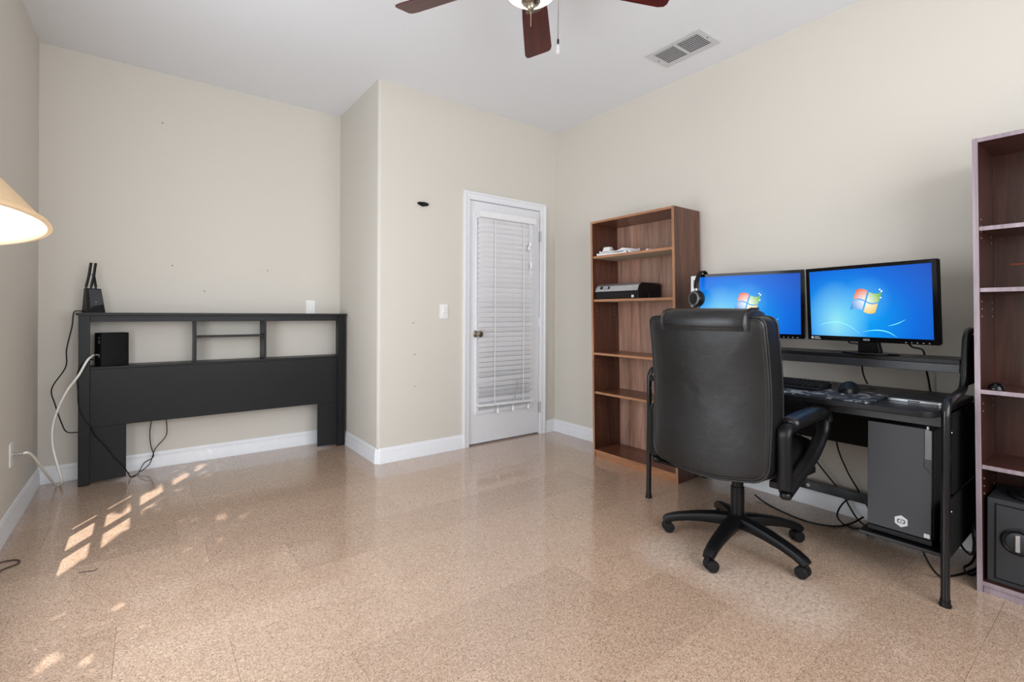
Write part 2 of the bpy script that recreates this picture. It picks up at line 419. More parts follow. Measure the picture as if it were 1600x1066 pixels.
# door
door = tag(MB().box(2.122, 2.878, YD+.008, YD+.043, .012, 2.03).build('door_1', 'door_paint', bevel=.002, seg=1), kind='structure')
m = MB()
m.box(2.185, 2.215, YD-.004, YD+.01, .255, 1.93).box(2.765, 2.795, YD-.004, YD+.01, .255, 1.93).box(2.215, 2.765, YD-.004, YD+.01, .255, .285).box(2.215, 2.765, YD-.004, YD+.01, 1.90, 1.93)
m.build('glazing_frame', 'door_paint', door, bevel=.003)
MB().box(2.215, 2.765, YD+.003, YD+.0085, .285, 1.90).build('pane', 'glass_grey', door, smooth=False)
kn = MB().lathe([(.032, 0), (.034, -.006), (.030, -.012), (.014, -.016), (.012, -.032), (.022, -.040), (.029, -.052), (.029, -.062), (.022, -.072), (.008, -.075)], 24, (2.195, YD+.009, .925), 'y').build('door_knob', 'nickel', door)
for z in (1.80, .24): 
    h = MB().box(2.868, 2.898, YD-.003, YD+.010, z-.045, z+.045).tube([(2.884, YD-.007, z-.05), (2.884, YD-.007, z+.05)], .006, 10).build('hinge', 'silver', door)
MB().box(2.868, 2.878, YD-.003, YD+.010, .97, 1.06).build('strike_edge', 'white_trim', door)
# door casing and jambs
def casing(pts, name):
    return
m = MB()
cp = [(0, 0), (.062, 0), (.062, -.018), (.048, -.020), (.040, -.014), (.012, -.012), (.004, -.010), (0, -.006)]
def cas(mb, a, b, inward, ma, mb_):
    a = Vector(a); b = Vector(b); iw = Vector(inward); d = (b-a).normalized(); rings = []
    for p, k in ((a, ma), (b, mb_)):
        rings.append([p-iw*u+Vector((0, w, 0))+d*(k*u) for u, w in cp])
    mb.loft(rings)
cas(m, (2.122, YD, 0), (2.122, YD, 2.034), (1, 0, 0), 0, 1)
cas(m, (2.878, YD, 0), (2.878, YD, 2.034), (-1, 0, 0), 0, 1)
cas(m, (2.122, YD, 2.034), (2.878, YD, 2.034), (0, 0, -1), -1, 1)
trim = struct(m, 'trim_1', 'white_trim', angle=25)
m = MB().box(DX0, 2.1195, YD+.0005, YD+.1, 0, DZ).box(2.8805, DX1, YD+.0005, YD+.1, 0, DZ).box(2.1195, 2.8805, YD+.0005, YD+.1, 2.0325, DZ)
m.box(2.1195, 2.14, YD+.045, YD+.1, 0, 2.0325).box(2.86, 2.8805, YD+.045, YD+.1, 0, 2.0325).box(2.14, 2.86, YD+.045, YD+.1, 2.015, 2.0325).box(2.14, 2.86, YD+.045, YD+.1, 0, .012)
m.build('door_jamb', 'white_trim', trim, smooth=False)
# left window (out of the picture; lets the sun in)
XP = XL-.03
win = tag(MB().box(XP-.012, XP-.008, WY0, WY1, WZ0, WZ1).build('window_1', 'window_glass', smooth=False), kind='structure')
def bar(y0, y1, z0, z1, nm='muntin'): MB().box(XP-.014, XP+.014, y0, y1, z0, z1).build(nm, 'white_trim', win, smooth=False)
bar(2.826, WY1, WZ0, WZ1, 'sash_stile'); bar(WY0, 1.12, WZ0, WZ1, 'sash_stile'); bar(1.12, 2.826, WZ0, .422, 'sash_rail'); bar(1.12, 2.826, 1.95, WZ1, 'sash_rail')
bar(1.12, 2.826, 1.22, 1.27, 'meeting_rail')
for y in (2.736, 2.461, 2.186, 1.911, 1.636, 1.361): bar(y-.026, y+.026, .422, 1.95)
for z in (.70, .96, 1.5, 1.73): bar(1.12, 2.826, z-.014, z+.014)
m = MB().box(XL, XL+.016, WY0-.06, WY0, WZ0-.06, WZ1+.06).box(XL, XL+.016, WY1, WY1+.06, WZ0-.06, WZ1+.06).box(XL, XL+.016, WY0, WY1, WZ1, WZ1+.06).box(XL, XL+.04, WY0-.06, WY1+.06, WZ0-.04, WZ0)
m.build('window_casing', 'white_trim', win, smooth=False)
# unseen window added behind the camera for fill; opaque blind keeps the sun out
win2 = tag(MB().box(FX0, FX1, YF-.06, YF-.05, FZ0, FZ1).build('added_window_2', 'blind_white', smooth=False), kind='structure')
m = MB().box(FX0-.06, FX0, YF, YF+.016, FZ0-.06, FZ1+.06).box(FX1, FX1+.06, YF, YF+.016, FZ0-.06, FZ1+.06).box(FX0, FX1, YF, YF+.016, FZ1, FZ1+.06).box(FX0, FX1, YF, YF+.03, FZ0-.06, FZ0)
m.build('window_casing', 'white_trim', win2, smooth=False)
# nail holes
for (x, z) in ((.154, 1.428), (.774, 1.427), (.094, 2.436), (.35, 1.25)):
    MB().lathe([(.004, -.0006), (.004, .001)], 8, (x, YB, z), 'y').build('nail_hole', 'black_matte', wall_b, smooth=False)
for (x, z) in ((1.622, 1.019), (1.634, .781), (1.635, .538)):
    MB().lathe([(.004, -.0006), (.004, .001)], 8, (x, YD, z), 'y').build('nail_hole', 'black_matte', wall_d, smooth=False)
# ================================================================== DOOR BLIND
BX0, BX1, BYF = 2.185, 2.762, YD-.045
bl = thing('window_blind', (2.47, YD-.03, .30), 'white slatted blind hanging over the glazed door', 'blind')
MB().box(BX0-.006, BX1+.006, BYF-.024, YD-.005, 1.885, 1.94).build('headrail', 'blind_white', bl, bevel=.003)
valr = MB().box(BX0-.008, BX1+.008, BYF-.029, BYF-.0245, 1.888, 1.938).build('valance', 'blind_white', bl, bevel=.002)
ns = 37; sm = MB().prism([(-.024, -.0012), (-.012, .0006), (0, .0014), (.012, .0006), (.024, -.0012), (.012, -.0022), (0, -.0014), (-.012, -.0022)], BX0-2.47, BX1-2.47, 'x')
sl0 = sm.build('slat', 'blind_white', bl, world=False, angle=60)
for i in range(ns):
    o = sl0 if i == 0 else sl0.copy()
    if i: C.objects.link(o); o.parent = bl
    if i < 31: z = 1.872-.0415*i; ti = -57+random.uniform(-3, 3); ry = 0
    else: z = 1.872-.0415*30-.042*(i-30); ti = -50+random.uniform(-14, 22); ry = random.uniform(-.012, .016)
    o.location = (0, BYF-(YD-.03)+.012, z-.30); o.rotation_euler = (R(ti), ry, 0)
MB().box(BX0, BX1, -.026+BYF+.008, .026+BYF+.008, .322, .338).xf(Matrix.Translation((2.47, 0, .33)) @ Matrix.Rotation(R(.8), 4, 'Y') @ Matrix.Translation((-2.47, 0, -.33))).build('bottom_rail', 'blind_white', bl, bevel=.003)
for x in (2.335, 2.64):
    MB().box(x-.0035, x+.0035, BYF-.018, BYF-.0165, .33, 1.88).build('ladder_tape', 'blind_white', bl, smooth=False)
for x in (2.37, 2.53, 2.70):
    MB().tube([(x, BYF-.012, .335), (x, BYF-.016, .30)], .0018, 6).lathe([(.004, .30), (.009, .29), (.011, .262), (.004, .258)], 10, (x, BYF-.016, 0)).build('cord_tassel', 'blind_white', bl)
MB().tube([(2.565, BYF-.03, .53), (2.56, BYF-.034, .45), (2.545, BYF-.03, .40), (2.54, BYF-.028, .355)], .0035, 6).build('broken_wand', 'grey_print', bl)
MB().tube(spline([(2.70, BYF-.03, 1.90), (2.702, BYF-.034, 1.75), (2.70, BYF-.034, 1.45)]), .0022, 6).lathe([(.004, 1.73), (.011, 1.72), (.012, 1.69), (.005, 1.685)], 10, (2.70, BYF-.034, 0)).lathe([(.004, 1.69), (.010, 1.68), (.010, 1.652), (.004, 1.648)], 10, (2.685, BYF-.036, 0)).lathe([(.004, 1.55), (.009, 1.54), (.009, 1.50), (.004, 1.495)], 10, (2.708, BYF-.034, 0)).build('lift_cord', 'blind_white', bl)
# ================================================================== WALL FITTINGS
def plate(name, c, axis, w, h, label, cat, toggles):
    t = thing(name, c, label, cat)
    x, y, z = c
    if axis == '-y': MB().prism(rrect(w, h, .006, 3, x, z), y-.006, y, 'y').build('cover_plate', 'plastic_white', t, bevel=.0015)
    else: MB().prism(rrect(w, h, .006, 3, y, z), x, x+.006, 'x').build('cover_plate', 'plastic_white', t, bevel=.0015)
    return t
t = plate('light_switch', (1.882, YD, 1.108), '-y', .072, .115, 'white light switch plate with dial, left of the glazed door', 'switch', 1)
MB().box(1.866, 1.898, YD-.009, YD-.005, 1.075, 1.141).build('rocker', 'plastic_white', t, bevel=.001)
MB().lathe([(.012, -.022), (.013, -.008)], 16, (1.882, YD, 1.108), 'y').build('dial', 'plastic_white', t)
MB().box(1.878, 1.886, YD-.02, YD-.008, 1.128, 1.142).build('toggle', 'plastic_white', t)
t = plate('wall_socket', (1.10, YB, 1.14), '-y', .072, .115, 'white wall plate just above the black headboard', 'wall plate', 1)
MB().box(1.084, 1.116, YB-.009, YB-.005, 1.107, 1.173).build('insert', 'plastic_white', t, bevel=.001)
t = plate('coaxial_outlet', (XL, 3.462, .37), '+x', .072, .118, 'white cable outlet plate low on the left wall', 'outlet', 1)
MB().lathe([(.008, .004), (.008, .012), (.006, .012), (.006, .03), (.008, .03), (.008, .045)], 12, (XL, 3.462, .37), 'x').build('connector', 'silver', t)
# bracket high on the door wall
t = thing('wall_bracket', (1.692, YD, 1.925), 'small black mounting bracket on wall left of door', 'bracket')
MB().prism([(1.645, 1.938), (1.665, 1.945), (1.72, 1.945), (1.742, 1.936), (1.735, 1.922), (1.69, 1.912), (1.655, 1.924)], YD-.016, YD, 'y').build('plate', 'black_plastic', t, bevel=.002)
MB().lathe([(.012, -.03), (.014, -.016)], 12, (1.69, YD, 1.932), 'y').build('stud', 'black_gloss', t)
# ceiling vent
VX0, VX1, VY0, VY1 = 2.602, 2.842, 1.615, 2.0
v = thing('ceiling_vent', ((VX0+VX1)/2, (VY0+VY1)/2, H), 'white metal louvred air vent set in the ceiling', 'vent')
fr = MB()
def pbox(mb, x0, x1, y0, y1, z0, z1): mb.box(x0, x1, y0, y1, z0, z1)
IX0, IX1, IY0, IY1 = VX0+.036, VX1-.036, VY0+.036, VY1-.036
zz = H-.008
fr.box(VX0, VX1, VY0, IY0, zz, H-.0005).box(VX0, VX1, IY1, VY1, zz, H-.0005).box(VX0, IX0, IY0, IY1, zz, H-.0005).box(IX1, VX1, IY0, IY1, zz, H-.0005)
fr.build('vent_frame', 'vent_metal', v, smooth=False)
MB().box(IX0, IX1, IY0, IY1, H-.0025, H-.0008).build('duct_shade_sheet', 'vent_dark', v, smooth=False)  # dark sheet standing in for the shade up inside the duct
MB().box(IX0, IX1, (VY0+VY1)/2-.007, (VY0+VY1)/2+.007, zz-.001, H-.001).build('centre_bar', 'vent_metal', v, smooth=False)
n = 9; s0 = None
for i in range(n):
    x = IX0+(i+.5)*(IX1-IX0)/n
    if s0 is None:
        s0 = MB().box(-.0024, .0024, IY0-(VY0+VY1)/2, IY1-(VY0+VY1)/2, -.0005, .0008).build('slat', 'vent_metal', v, smooth=False, world=False); o = s0
    else: o = s0.copy(); C.objects.link(o); o.parent = v
    o.location = (x-(VX0+VX1)/2+.004, 0, -.0055); o.rotation_euler = (0, R(20), 0)
for y in (VY0+.018, VY1-.018): MB().lathe([(.004, 0), (.004, -.002)], 8, ((VX0+VX1)/2, y, zz)).build('screw', 'vent_dark', v)

# ================================================================== CEILING FAN
FC = Vector((1.292, 1.582, 0)); BZ = 2.54
fan = thing('ceiling_fan', (FC.x, FC.y, H), 'ceiling fan with red-brown wooden blades and a lit bowl lamp', 'ceiling fan')
L = lambda prof, nm, mt, n=32, **k: MB().lathe(prof, n, (FC.x, FC.y, 0)).build(nm, mt, fan, **k)
L([(.02, H-.075), (.045, H-.07), (.065, H-.04), (.072, H-.0005)], 'canopy', 'nickel')
L([(.012, BZ+.13), (.012, H-.06)], 'downrod', 'nickel', 16)
L([(.03, BZ+.17), (.07, BZ+.16), (.105, BZ+.13), (.12, BZ+.08), (.118, BZ+.03), (.10, BZ+.0), (.06, BZ-.015)], 'motor_housing', 'nickel')
L([(.06, BZ-.01), (.062, BZ-.05), (.085, BZ-.06), (.09, BZ-.07)], 'switch_housing', 'nickel')
bowl = L([(.09, BZ-.06), (.108, BZ-.064), (.11, BZ-.078), (.10, BZ-.10), (.075, BZ-.118), (.045, BZ-.127), (.01, BZ-.13)], 'glass_bowl', 'bowl_glass')
L([(.034, BZ-.126), (.042, BZ-.130), (.036, BZ-.138), (.018, BZ-.143), (.019, BZ-.152), (.011, BZ-.165), (.002, BZ-.17)], 'finial', 'nickel', 20)
for k in range(5):
    a = R(46.9+72*k); M = Matrix.Translation((FC.x, FC.y, BZ)) @ Matrix.Rotation(a, 4, 'Z') @ Matrix.Rotation(R(-17), 4, 'X')
    out = [(.19, -.056), (.30, -.064), (.62, -.076), (.650, -.070), (.660, -.055), (.660, .055), (.650, .070), (.62, .076), (.30, .064), (.19, .056)]
    bo = MB().prism(out, -.003, .003, 'z').build('blade', 'mahogany_blade', fan, world=False, bevel=.0015)
    bo.matrix_local = Matrix.Translation((-FC.x, -FC.y, -H)) @ M
    io = MB().prism([(.09, -.016), (.17, -.014), (.20, -.045), (.26, -.045), (.275, -.02), (.275, .02), (.26, .045), (.20, .045), (.17, .014), (.09, .016)], -.008, -.0035, 'z').build('blade_iron', 'nickel', bo, world=False, bevel=.0012)
MB().tube([(FC.x, FC.y, BZ-.17), (FC.x, FC.y, 2.305)], .0022, 6).build('pull_chain', 'nickel', fan)
cx, cy = 1.34, 1.464
pc = MB().tube([(cx, cy, BZ-.05), (cx, cy, 2.215)], .0014, 6).build('pull_chain', 'chrome_dark', fan)
MB().lathe([(.002, 2.217), (.0045, 2.212), (.0045, 2.194), (.003, 2.192)], 10, (cx, cy, 0)).build('chain_ferrule', 'black_plastic', pc)
MB().lathe([(.004, 2.194), (.0065, 2.182), (.007, 2.167), (.0085, 2.162), (.006, 2.155), (.001, 2.153)], 12, (cx, cy, 0)).build('chain_pull', 'clear_plastic', pc)

# ================================================================== HEADBOARD
hb = thing('bookcase_headboard', (.495, 4.12, 0), 'long black bookcase headboard standing against the back wall', 'headboard')
HX0, HX1, HY0, HY1 = -.330, 1.318, 4.022, 4.212
def hbx(nm, *a, mat='black_laminate'): return MB().box(*a).build(nm, mat, hb, bevel=.0015)
hbx('top_board', HX0-.012, HX1+.008, HY0-.014, HY1, 1.070, 1.088)
hbx('frieze_rail', HX0+.055, HX1-.055, HY0+.012, HY0+.028, 1.030, 1.0695)
hbx('side_panel', HX0, HX0+.016, HY0+.0165, HY1, .0, 1.0695); hbx('side_panel', HX1-.016, HX1, HY0+.0165, HY1, 0, 1.0695)
hbx('pilaster', HX0, HX0+.055, HY0, HY0+.016, .004, 1.0695); hbx('pilaster', HX1-.055, HX1, HY0, HY0+.016, .004, 1.0695)
hbx('front_panel', HX0+.0165, HX1-.0165, HY0+.0165, HY0+.032, .362, .727)
hbx('leg_panel', HX0+.0165, -.095, HY0+.0165, HY0+.032, .018, .3615); hbx('leg_panel', 1.108, HX1-.0165, HY0+.0165, HY0+.032, .018, .3615)
hbx('shelf_board', HX0+.0165, HX1-.0165, HY0+.0165, HY1, .7275, .743)
hbx('divider', .274, .289, HY0+.014, HY1, .7435, 1.0295); hbx('divider', .717, .732, HY0+.014, HY1, .7435, 1.0295)
hbx('small_shelf', .2895, .7165, HY0+.03, HY1, .915, .926)
MB().box(HX1-.034, HX1-.017, 4.10, 4.13, .83, .985).build('cable_bracket', 'black_plastic', hb, bevel=.003)
for x in (HX0+.03, HX1-.03): MB().box(x-.02, x+.02, HY0+.03, HY0+.06, 0, .018).build('foot', 'rubber', hb)
# router
rt = thing('router', (-.262, 4.085, 1.0885), 'black wireless router with upright antennas on the headboard top', 'router', R(24))
MB().loft([[(-.05, -.035, 0), (.052, -.03, 0), (.052, .03, 0), (-.05, .035, 0)], [(-.049, -.034, .01), (.050, -.03, .01), (.050, .03, .01), (-.049, .034, .01)], [(-.044, -.018, .155), (.035, -.012, .153), (.035, .014, .153), (-.044, .018, .155)]]).build('case', 'black_plastic', rt, bevel=.003)
MB().add([(-.028, -.0318, .02), (.046, -.0295, .014), (.032, -.0135, .146), (-.044+.012, -.0192, .148)], [(0, 1, 2, 3)]).build('front_facet', 'tower_grey', rt, smooth=False)
for (x, y, tx, ty) in ((-.036, .008, .022, -.004), (-.010, .010, .022, -.002), (.014, .010, -.016, .004)):
    MB().tube([(x, y, .152), (x, y, .172)], .006, 8).sweep([(x, y, .165), (x+tx*.6, y+ty, .24), (x+tx, y+ty*1.5,   .318 if tx > 0 else .245)], .015, .008, (1, 0, 0)).build('antenna', 'black_plastic', rt)
MB().box(.0, .006, -.0262, -.0245, .066, .067).build('status_light', 'led_white', rt, smooth=False)
# modem
md = thing('modem', (-.172, 4.118, .7435), 'black upright modem box in the left cubby of the headboard', 'modem', R(24))
MB().prism(rrect(.155, .095, .012, 4), 0, .214, 'z').build('case', 'black_matte', md, bevel=.002)
for z, h in ((.145, .024), (.176, .012), (.055, .02)): MB().box(-.0785, -.0765, -.03, -.012, z, z+h).build('port', 'silver', md, smooth=False)
MB().tube([(-.077, -.02, .075), (-.10, -.025, .075)], .006, 10).build('connector', 'silver', md)

# ================================================================== BOOKCASES
def bookcase(name, x0, y0, y1, ht, label, shelves, lean, mats, kickz=.06):
    side, flat, back, edge, edgef, under = mats
    b = thing(name, (x0, (y0+y1)/2, 0), label, 'bookcase')
    D = .30; t = .017; x1 = x0+D
    S = Matrix.Identity(4); S[1][2] = lean
    def B(nm, mat, x0_, x1_, y0_, y1_, z0_, z1_, bev=.0008):
        return MB().box(x0_, x1_, y0_, y1_, z0_, z1_).xf(S).build(nm, mat, b, bevel=bev, seg=1)
    for (ya, yb) in ((y0, y0+t), (y1-t, y1)):
        sp = B('side_panel', side, x0+.002, x1, ya, yb, 0, ht)
        MB().box(x0, x0+.002, ya, yb, 0, ht).xf(S).build('edge_band', edge, sp, smooth=False)
    tp = B('top_panel', flat, x0+.002, x1, y0+t, y1-t, ht-t, ht-.001); MB().box(x0, x0+.002, y0+t, y1-t, ht-t, ht-.001).xf(S).build('edge_band', edgef, tp, smooth=False)
    B('back_panel', back, x1-.006, x1-.0005, y0+t, y1-t, kickz, ht-t)
    for k, z in enumerate(shelves):
        dp = .008 if k not in (2, len(shelves)-1) else 0
        s_ = B('shelf', flat, x0+dp+.002, x1-.0065, y0+t+.0005, y1-t-.0005, z-.016, z)
        MB().box(x0+dp, x0+dp+.002, y0+t+.0005, y1-t-.0005, z-.016, z).xf(S).build('edge_band', edgef, s_, smooth=False)
        if under: MB().box(x0+dp+.003, x1-.007, y0+t+.001, y1-t-.001, z-.0166, z-.0161).xf(S).build('underside', under, s_, smooth=False)
    B('kick_board', edgef, x0+.006, x0+.02, y0+t, y1-t, 0, kickz-.017)
    hm = None
    for yy, sg in ((y1-t, -1), (y0+t, 1)):
        for x in (x0+.045, x1-.05):
            for z in (1.48, 1.455, 1.43, 1.405, 1.15, 1.12, 1.09, .74, .71, .44, .41, .38):
                if hm is None:
                    hm = MB().lathe([(.0028, 0), (.0028, .0012)], 6, (0, 0, 0), 'y').build('pin_hole', 'pin_hole', b, world=False, smooth=False); o = hm
                else: o = hm.copy(); C.objects.link(o); o.parent = b
                o.location = Vector((x, yy+lean*z+(sg*.0005 if sg > 0 else -.0015), z))-Vector(b['_org'])
    return b
bookcase('bookcase', 2.742, 1.835, 2.575, 1.805, 'reddish brown bookcase with a printer, between door and desk', [1.537, 1.206, .800, .502, .06],
         .024, ('walnut', 'walnut_flat', 'walnut_back_glare', 'walnut_edge_lit', 'walnut_edge_flat', 'shelf_underside'))
bookcase('bookcase', 2.638, -.327, .412, 1.80, 'dark brown bookcase with a safe, at the right edge beside the desk', [1.447, 1.203, .800, .502, .045],
         .012, ('dark_walnut', 'dark_walnut_flat', 'dark_walnut', 'dark_walnut_edge_sky', 'dark_walnut_edge_sky', None), .045)
# printer
pr = thing('printer', (2.9, 2.39, 1.2065), 'black and silver inkjet printer on the second bookcase shelf', 'printer')
m = MB().prism([(2.758, 1.207), (3.02, 1.207), (3.02, 1.312), (2.80, 1.318), (2.775, 1.30), (2.758, 1.262)], 2.172, 2.582, 'y'); m.build('body', 'black_plastic', pr, bevel=.004)
MB().prism([(2.757, 1.262), (2.758, 1.268), (2.772, 1.303), (2.798, 1.3195), (2.80, 1.3165), (2.777, 1.30)], 2.176, 2.578, 'y').xf(Matrix.Translation((-.002, 0, .0015))).build('front_fascia', 'silver', pr, bevel=.0006)
MB().prism([(2.7605, 1.282), (2.768, 1.300), (2.772, 1.299), (2.764, 1.281)], 2.44, 2.53, 'y').xf(Matrix.Translation((-.004, 0, .001))).build('display', 'black_gloss', pr)
MB().prism([(2.7605, 1.282), (2.768, 1.300), (2.772, 1.299), (2.764, 1.281)], 2.452, 2.50, 'y').xf(Matrix.Translation((-.0047, 0, .0012))).build('display_glass', 'grey_print', pr)
MB().box(2.752, 2.7575, 2.19, 2.565, 1.212, 1.25).build('paper_tray', 'black_gloss', pr, bevel=.002)
MB().box(2.75, 2.7515, 2.205, 2.225, 1.214, 1.232).build('badge', 'logo_pale', pr, smooth=False)
MB().box(2.80, 3.018, 2.178, 2.576, 1.318, 1.322).build('scanner_lid', 'black_gloss', pr, bevel=.002)
MB().box(2.86, 2.93, 2.158, 2.172, 1.2075, 1.24).build('power_plug', 'black_plastic', pr, bevel=.003)
# papers and adapter on the top shelf
def sheet(name, cx, cy, z, w, d, rz, curl, mat, label, seed, th=.0014):
    rnd = random.Random(seed); mb = MB(); N = 8; vs = []
    for side in (1, 0):
        for i in range(N+1):
            for j in range(N+1):
                u, q = i/N-.5, j/N-.5
                h = curl*(max(0, abs(q)-.25)**2*8+max(0, u-.2)**2*5)+.0012*math.sin(9*u+seed)+.0012*math.sin(11*q+seed)
                vs.append(Vector((u*w, q*d, h*(1 if side else .15)+.0024+th*side)))
    n1 = (N+1)**2; fs = []
    for i in range(N):
        for j in range(N):
            a = i*(N+1)+j; fs.append((a, a+1, a+N+2, a+N+1)); fs.append((n1+a, n1+a+N+1, n1+a+N+2, n1+a+1))
    for i in range(N):
        for a, b2 in ((i, i+1), (N*(N+1)+i, N*(N+1)+i+1), (i*(N+1), (i+1)*(N+1)), (i*(N+1)+N, (i+1)*(N+1)+N)): fs.append((a, b2, n1+b2, n1+a))
    mb.add(vs, fs).xf(Matrix.Translation((0, 0, 0)) @ Matrix.Rotation(rz, 4, 'Z'))
    o = mb.build(name, mat, angle=60); o.location = (cx, cy, z); return tag(o, label, 'papers', 'loose white papers on the bookcase')
zs = 1.5375
sheet('paper_sheaf', 2.86, 2.435, zs, .19, .27, R(4), .012, 'paper', 'thick white envelope at the bottom of the pile on the top bookcase shelf', 1, .010)
sheet('paper_sheaf', 2.86, 2.43, zs+.016, .18, .25, R(-7), .028, 'paper', 'curled white sheaf in the middle of the bookcase pile', 2, .008)
sheet('paper_sheaf', 2.855, 2.205, zs, .16, .15, R(10), .03, 'paper', 'small thin white sheet lying right of the pile on the top shelf', 3)
ad = thing('power_adapter', (2.83, 2.51, zs+.034), 'small white tapered power adapter resting on the papers', 'adapter')
MB().loft([[(2.80, 2.475, zs+.034), (2.85, 2.475, zs+.034), (2.85, 2.55, zs+.034), (2.80, 2.55, zs+.034)], [(2.808, 2.485, zs+.070), (2.845, 2.485, zs+.070), (2.845, 2.54, zs+.070), (2.808, 2.54, zs+.070)]]).build('case', 'plastic_white', ad, bevel=.004)
MB().box(2.82, 2.826, 2.465, 2.475, zs+.041, zs+.051).box(2.834, 2.84, 2.465, 2.475, zs+.041, zs+.051).build('prongs', 'silver', ad)
# safe
sf = thing('safe', (2.8, .18, .0455), 'dark grey steel safe with round turn knob, at the bookcase bottom', 'safe')
SX = 2.662
MB().box(SX, 2.92, -.02, .388, .0465, .375).build('body', 'safe_grey', sf, bevel=.003)
MB().box(SX-.0035, SX-.0005, .004, .362, .068, .352).build('door', 'safe_grey', sf, bevel=.0012)
g = MB()
for a in ((.362, .367, .062, .358), (-.001, .004, .062, .358)): g.box(SX-.0012, SX-.0002, *a)
for z in ((.063, .068), (.352, .357)): g.box(SX-.0012, SX-.0002, .004, .362, *z)
g.build('door_gap', 'black_matte', sf, smooth=False)
kx = SX-.004
MB().lathe([(.050, 0), (.051, -.004), (.044, -.007), (.040, -.004), (.036, -.004)], 32, (kx, .300, .228), 'x').build('knob_ring', 'black_plastic', sf)
k_ = MB().lathe([(.036, -.003), (.035, -.009), (.030, -.012)], 32, (kx, .300, .228), 'x').build('turn_knob', 'safe_grey', sf)
MB().box(kx-.028, kx-.010, .293, .307, .196, .260).build('grip', 'silver', k_, bevel=.003)

# ================================================================== DESK
dk = thing('computer_desk', (2.7, 1.13, 0), 'black computer desk with tubular legs and a raised monitor shelf', 'desk')
TR = .0145
def side_frame(y):
    pts = rounded([(2.40, y, .012), (2.40, y, .765), (2.69, y, .790), (2.735, y, 1.028), (2.985, y, 1.028), (3.0, y, .012)], .055, 6)
    fo = MB().tube(pts, TR, 14).build('leg_tube', 'black_tube', dk)
    for x in (2.40, 3.0): MB().lathe([(.019, 0), (.02, .006), (.0165, .012), (.0165, .026)], 16, (x, y, 0)).build('foot', 'black_plastic', fo)
    for (x, z) in ((2.40, .655), (2.40, .36)): MB().lathe([(.004, -.0165), (.003, -.018)], 8, (x, y, z), 'y').build('bolt', 'silver', fo)
side_frame(.462); side_frame(1.805)
# desktop with rounded front corners
def desktop_poly(x0, x1, y0, y1, r):
    p = [(x1, y0), (x1, y1)]
    for k in range(7): a = R(90+90*k/6); p.append((x0+r+r*math.cos(a), y1-r+r*math.sin(a)))
    for k in range(7): a = R(180+90*k/6); p.append((x0+r+r*math.cos(a), y0+r+r*math.sin(a)))
    return p
MB().prism(desktop_poly(2.335, 3.0, .482, 1.786, .05), .706, .730, 'z').build('desktop', 'desk_black', dk, bevel=.004)
MB().box(2.428, 2.442, .479, 1.788, .664, .705).build('front_rail', 'desk_rail', dk, bevel=.002)
MB().box(2.705, 2.95, .478, 1.789, .888, .906).build('monitor_shelf', 'desk_black', dk, bevel=.002)
MB().box(2.700, 2.714, .478, 1.789, .852, .8875).build('shelf_rail', 'desk_rail', dk, bevel=.002)
MB().box(2.975, 2.99, .478, 1.789, .41, .70).build('modesty_panel', 'black_matte', dk, bevel=.002)
MB().box(2.978, 3.002, .478, 1.789, .112, .162).build('cross_bar', 'black_tube', dk, bevel=.003)
MB().lathe([(.012, 0), (.010, -.002)], 4, (2.977, 1.13+.03, .137), 'x').build('cap_sticker', 'logo_pale', dk, smooth=False)
for y0 in (.455, 1.798): MB().box(2.75, 2.972, y0+.003, y0+.009, .80, 1.01).build('side_grille', 'black_matte', dk)
# tower stand on the right, small tray on the left
MB().box(2.415, 2.985, .470, .745, .172, .186).build('tower_tray', 'black_tube', dk, bevel=.003)
MB().box(2.42, 2.985, .466, .472, .150, .375).build('tray_side_panel', 'black_matte', dk)
MB().box(2.58, 2.985, .474, .480, .3755, .70).build('upper_side_panel', 'black_matte', dk)
MB().box(2.43, 2.985, 1.47, 1.79, .212, .226).build('lower_tray', 'black_tube', dk, bevel=.003)
MB().box(2.43, 2.985, 1.791, 1.797, .212, .42).build('tray_side_panel', 'black_matte', dk)
for z in (.24, .40): MB().lathe([(.005, 1.7905), (.004, 1.789)], 8, (2.46, 0, z), 'y').build('bolt', 'silver', dk)
# big mouse mat, keyboard, mouse, closed laptop
ZD = .7305
mat_ = tag(MB().prism(rrect(.33, .78, .02, 4, 2.52, 1.085), ZD, ZD+.004, 'z').build('desk_mat', 'mouse_mat', bevel=.001), 'black desk mat with smoky white print under keyboard and mouse', 'mouse mat')
for i_ in range(11):
    MB().box(2.366, 2.373, .985+i_*.0165, .985+i_*.0165+.012, ZD+.0041, ZD+.0045).build('print_mark', 'grey_print', mat_, smooth=False, world=False)
kb = thing('keyboard', (2.60, 1.16, ZD+.004), 'black mechanical keyboard partly behind the chair back', 'keyboard')
K0 = ZD+.0045
MB().prism([(2.515, K0), (2.665, K0), (2.665, K0+.026), (2.525, K0+.014), (2.515, K0+.010)], .935, 1.385, 'y').build('base', 'black_plastic', kb, bevel=.003)
key0 = None
for r_ in range(6):
    for c_ in range(22):
        if key0 is None:
            key0 = MB().loft([[(-.0085, -.0085, 0), (.0085, -.0085, 0), (.0085, .0085, 0), (-.0085, .0085, 0)], [(-.0065, -.0065, .009), (.0065, -.0065, .009), (.0065, .0065, .009), (-.0065, .0065, .009)]]).build('key', 'black_matte', kb, world=False, smooth=False); o = key0
        else: o = key0.copy(); C.objects.link(o); o.parent = kb
        x = 2.537+r_*.0212; o.location = Vector((x, .946+c_*.0204, K0+.0155+(x-2.525)*.0857))-Vector(kb['_org']); o.rotation_euler = (0, R(-4.9), 0)
mo = thing('computer_mouse', (2.615, .845, ZD+.0045), 'black computer mouse on the smoky desk mat', 'mouse')
rings = []
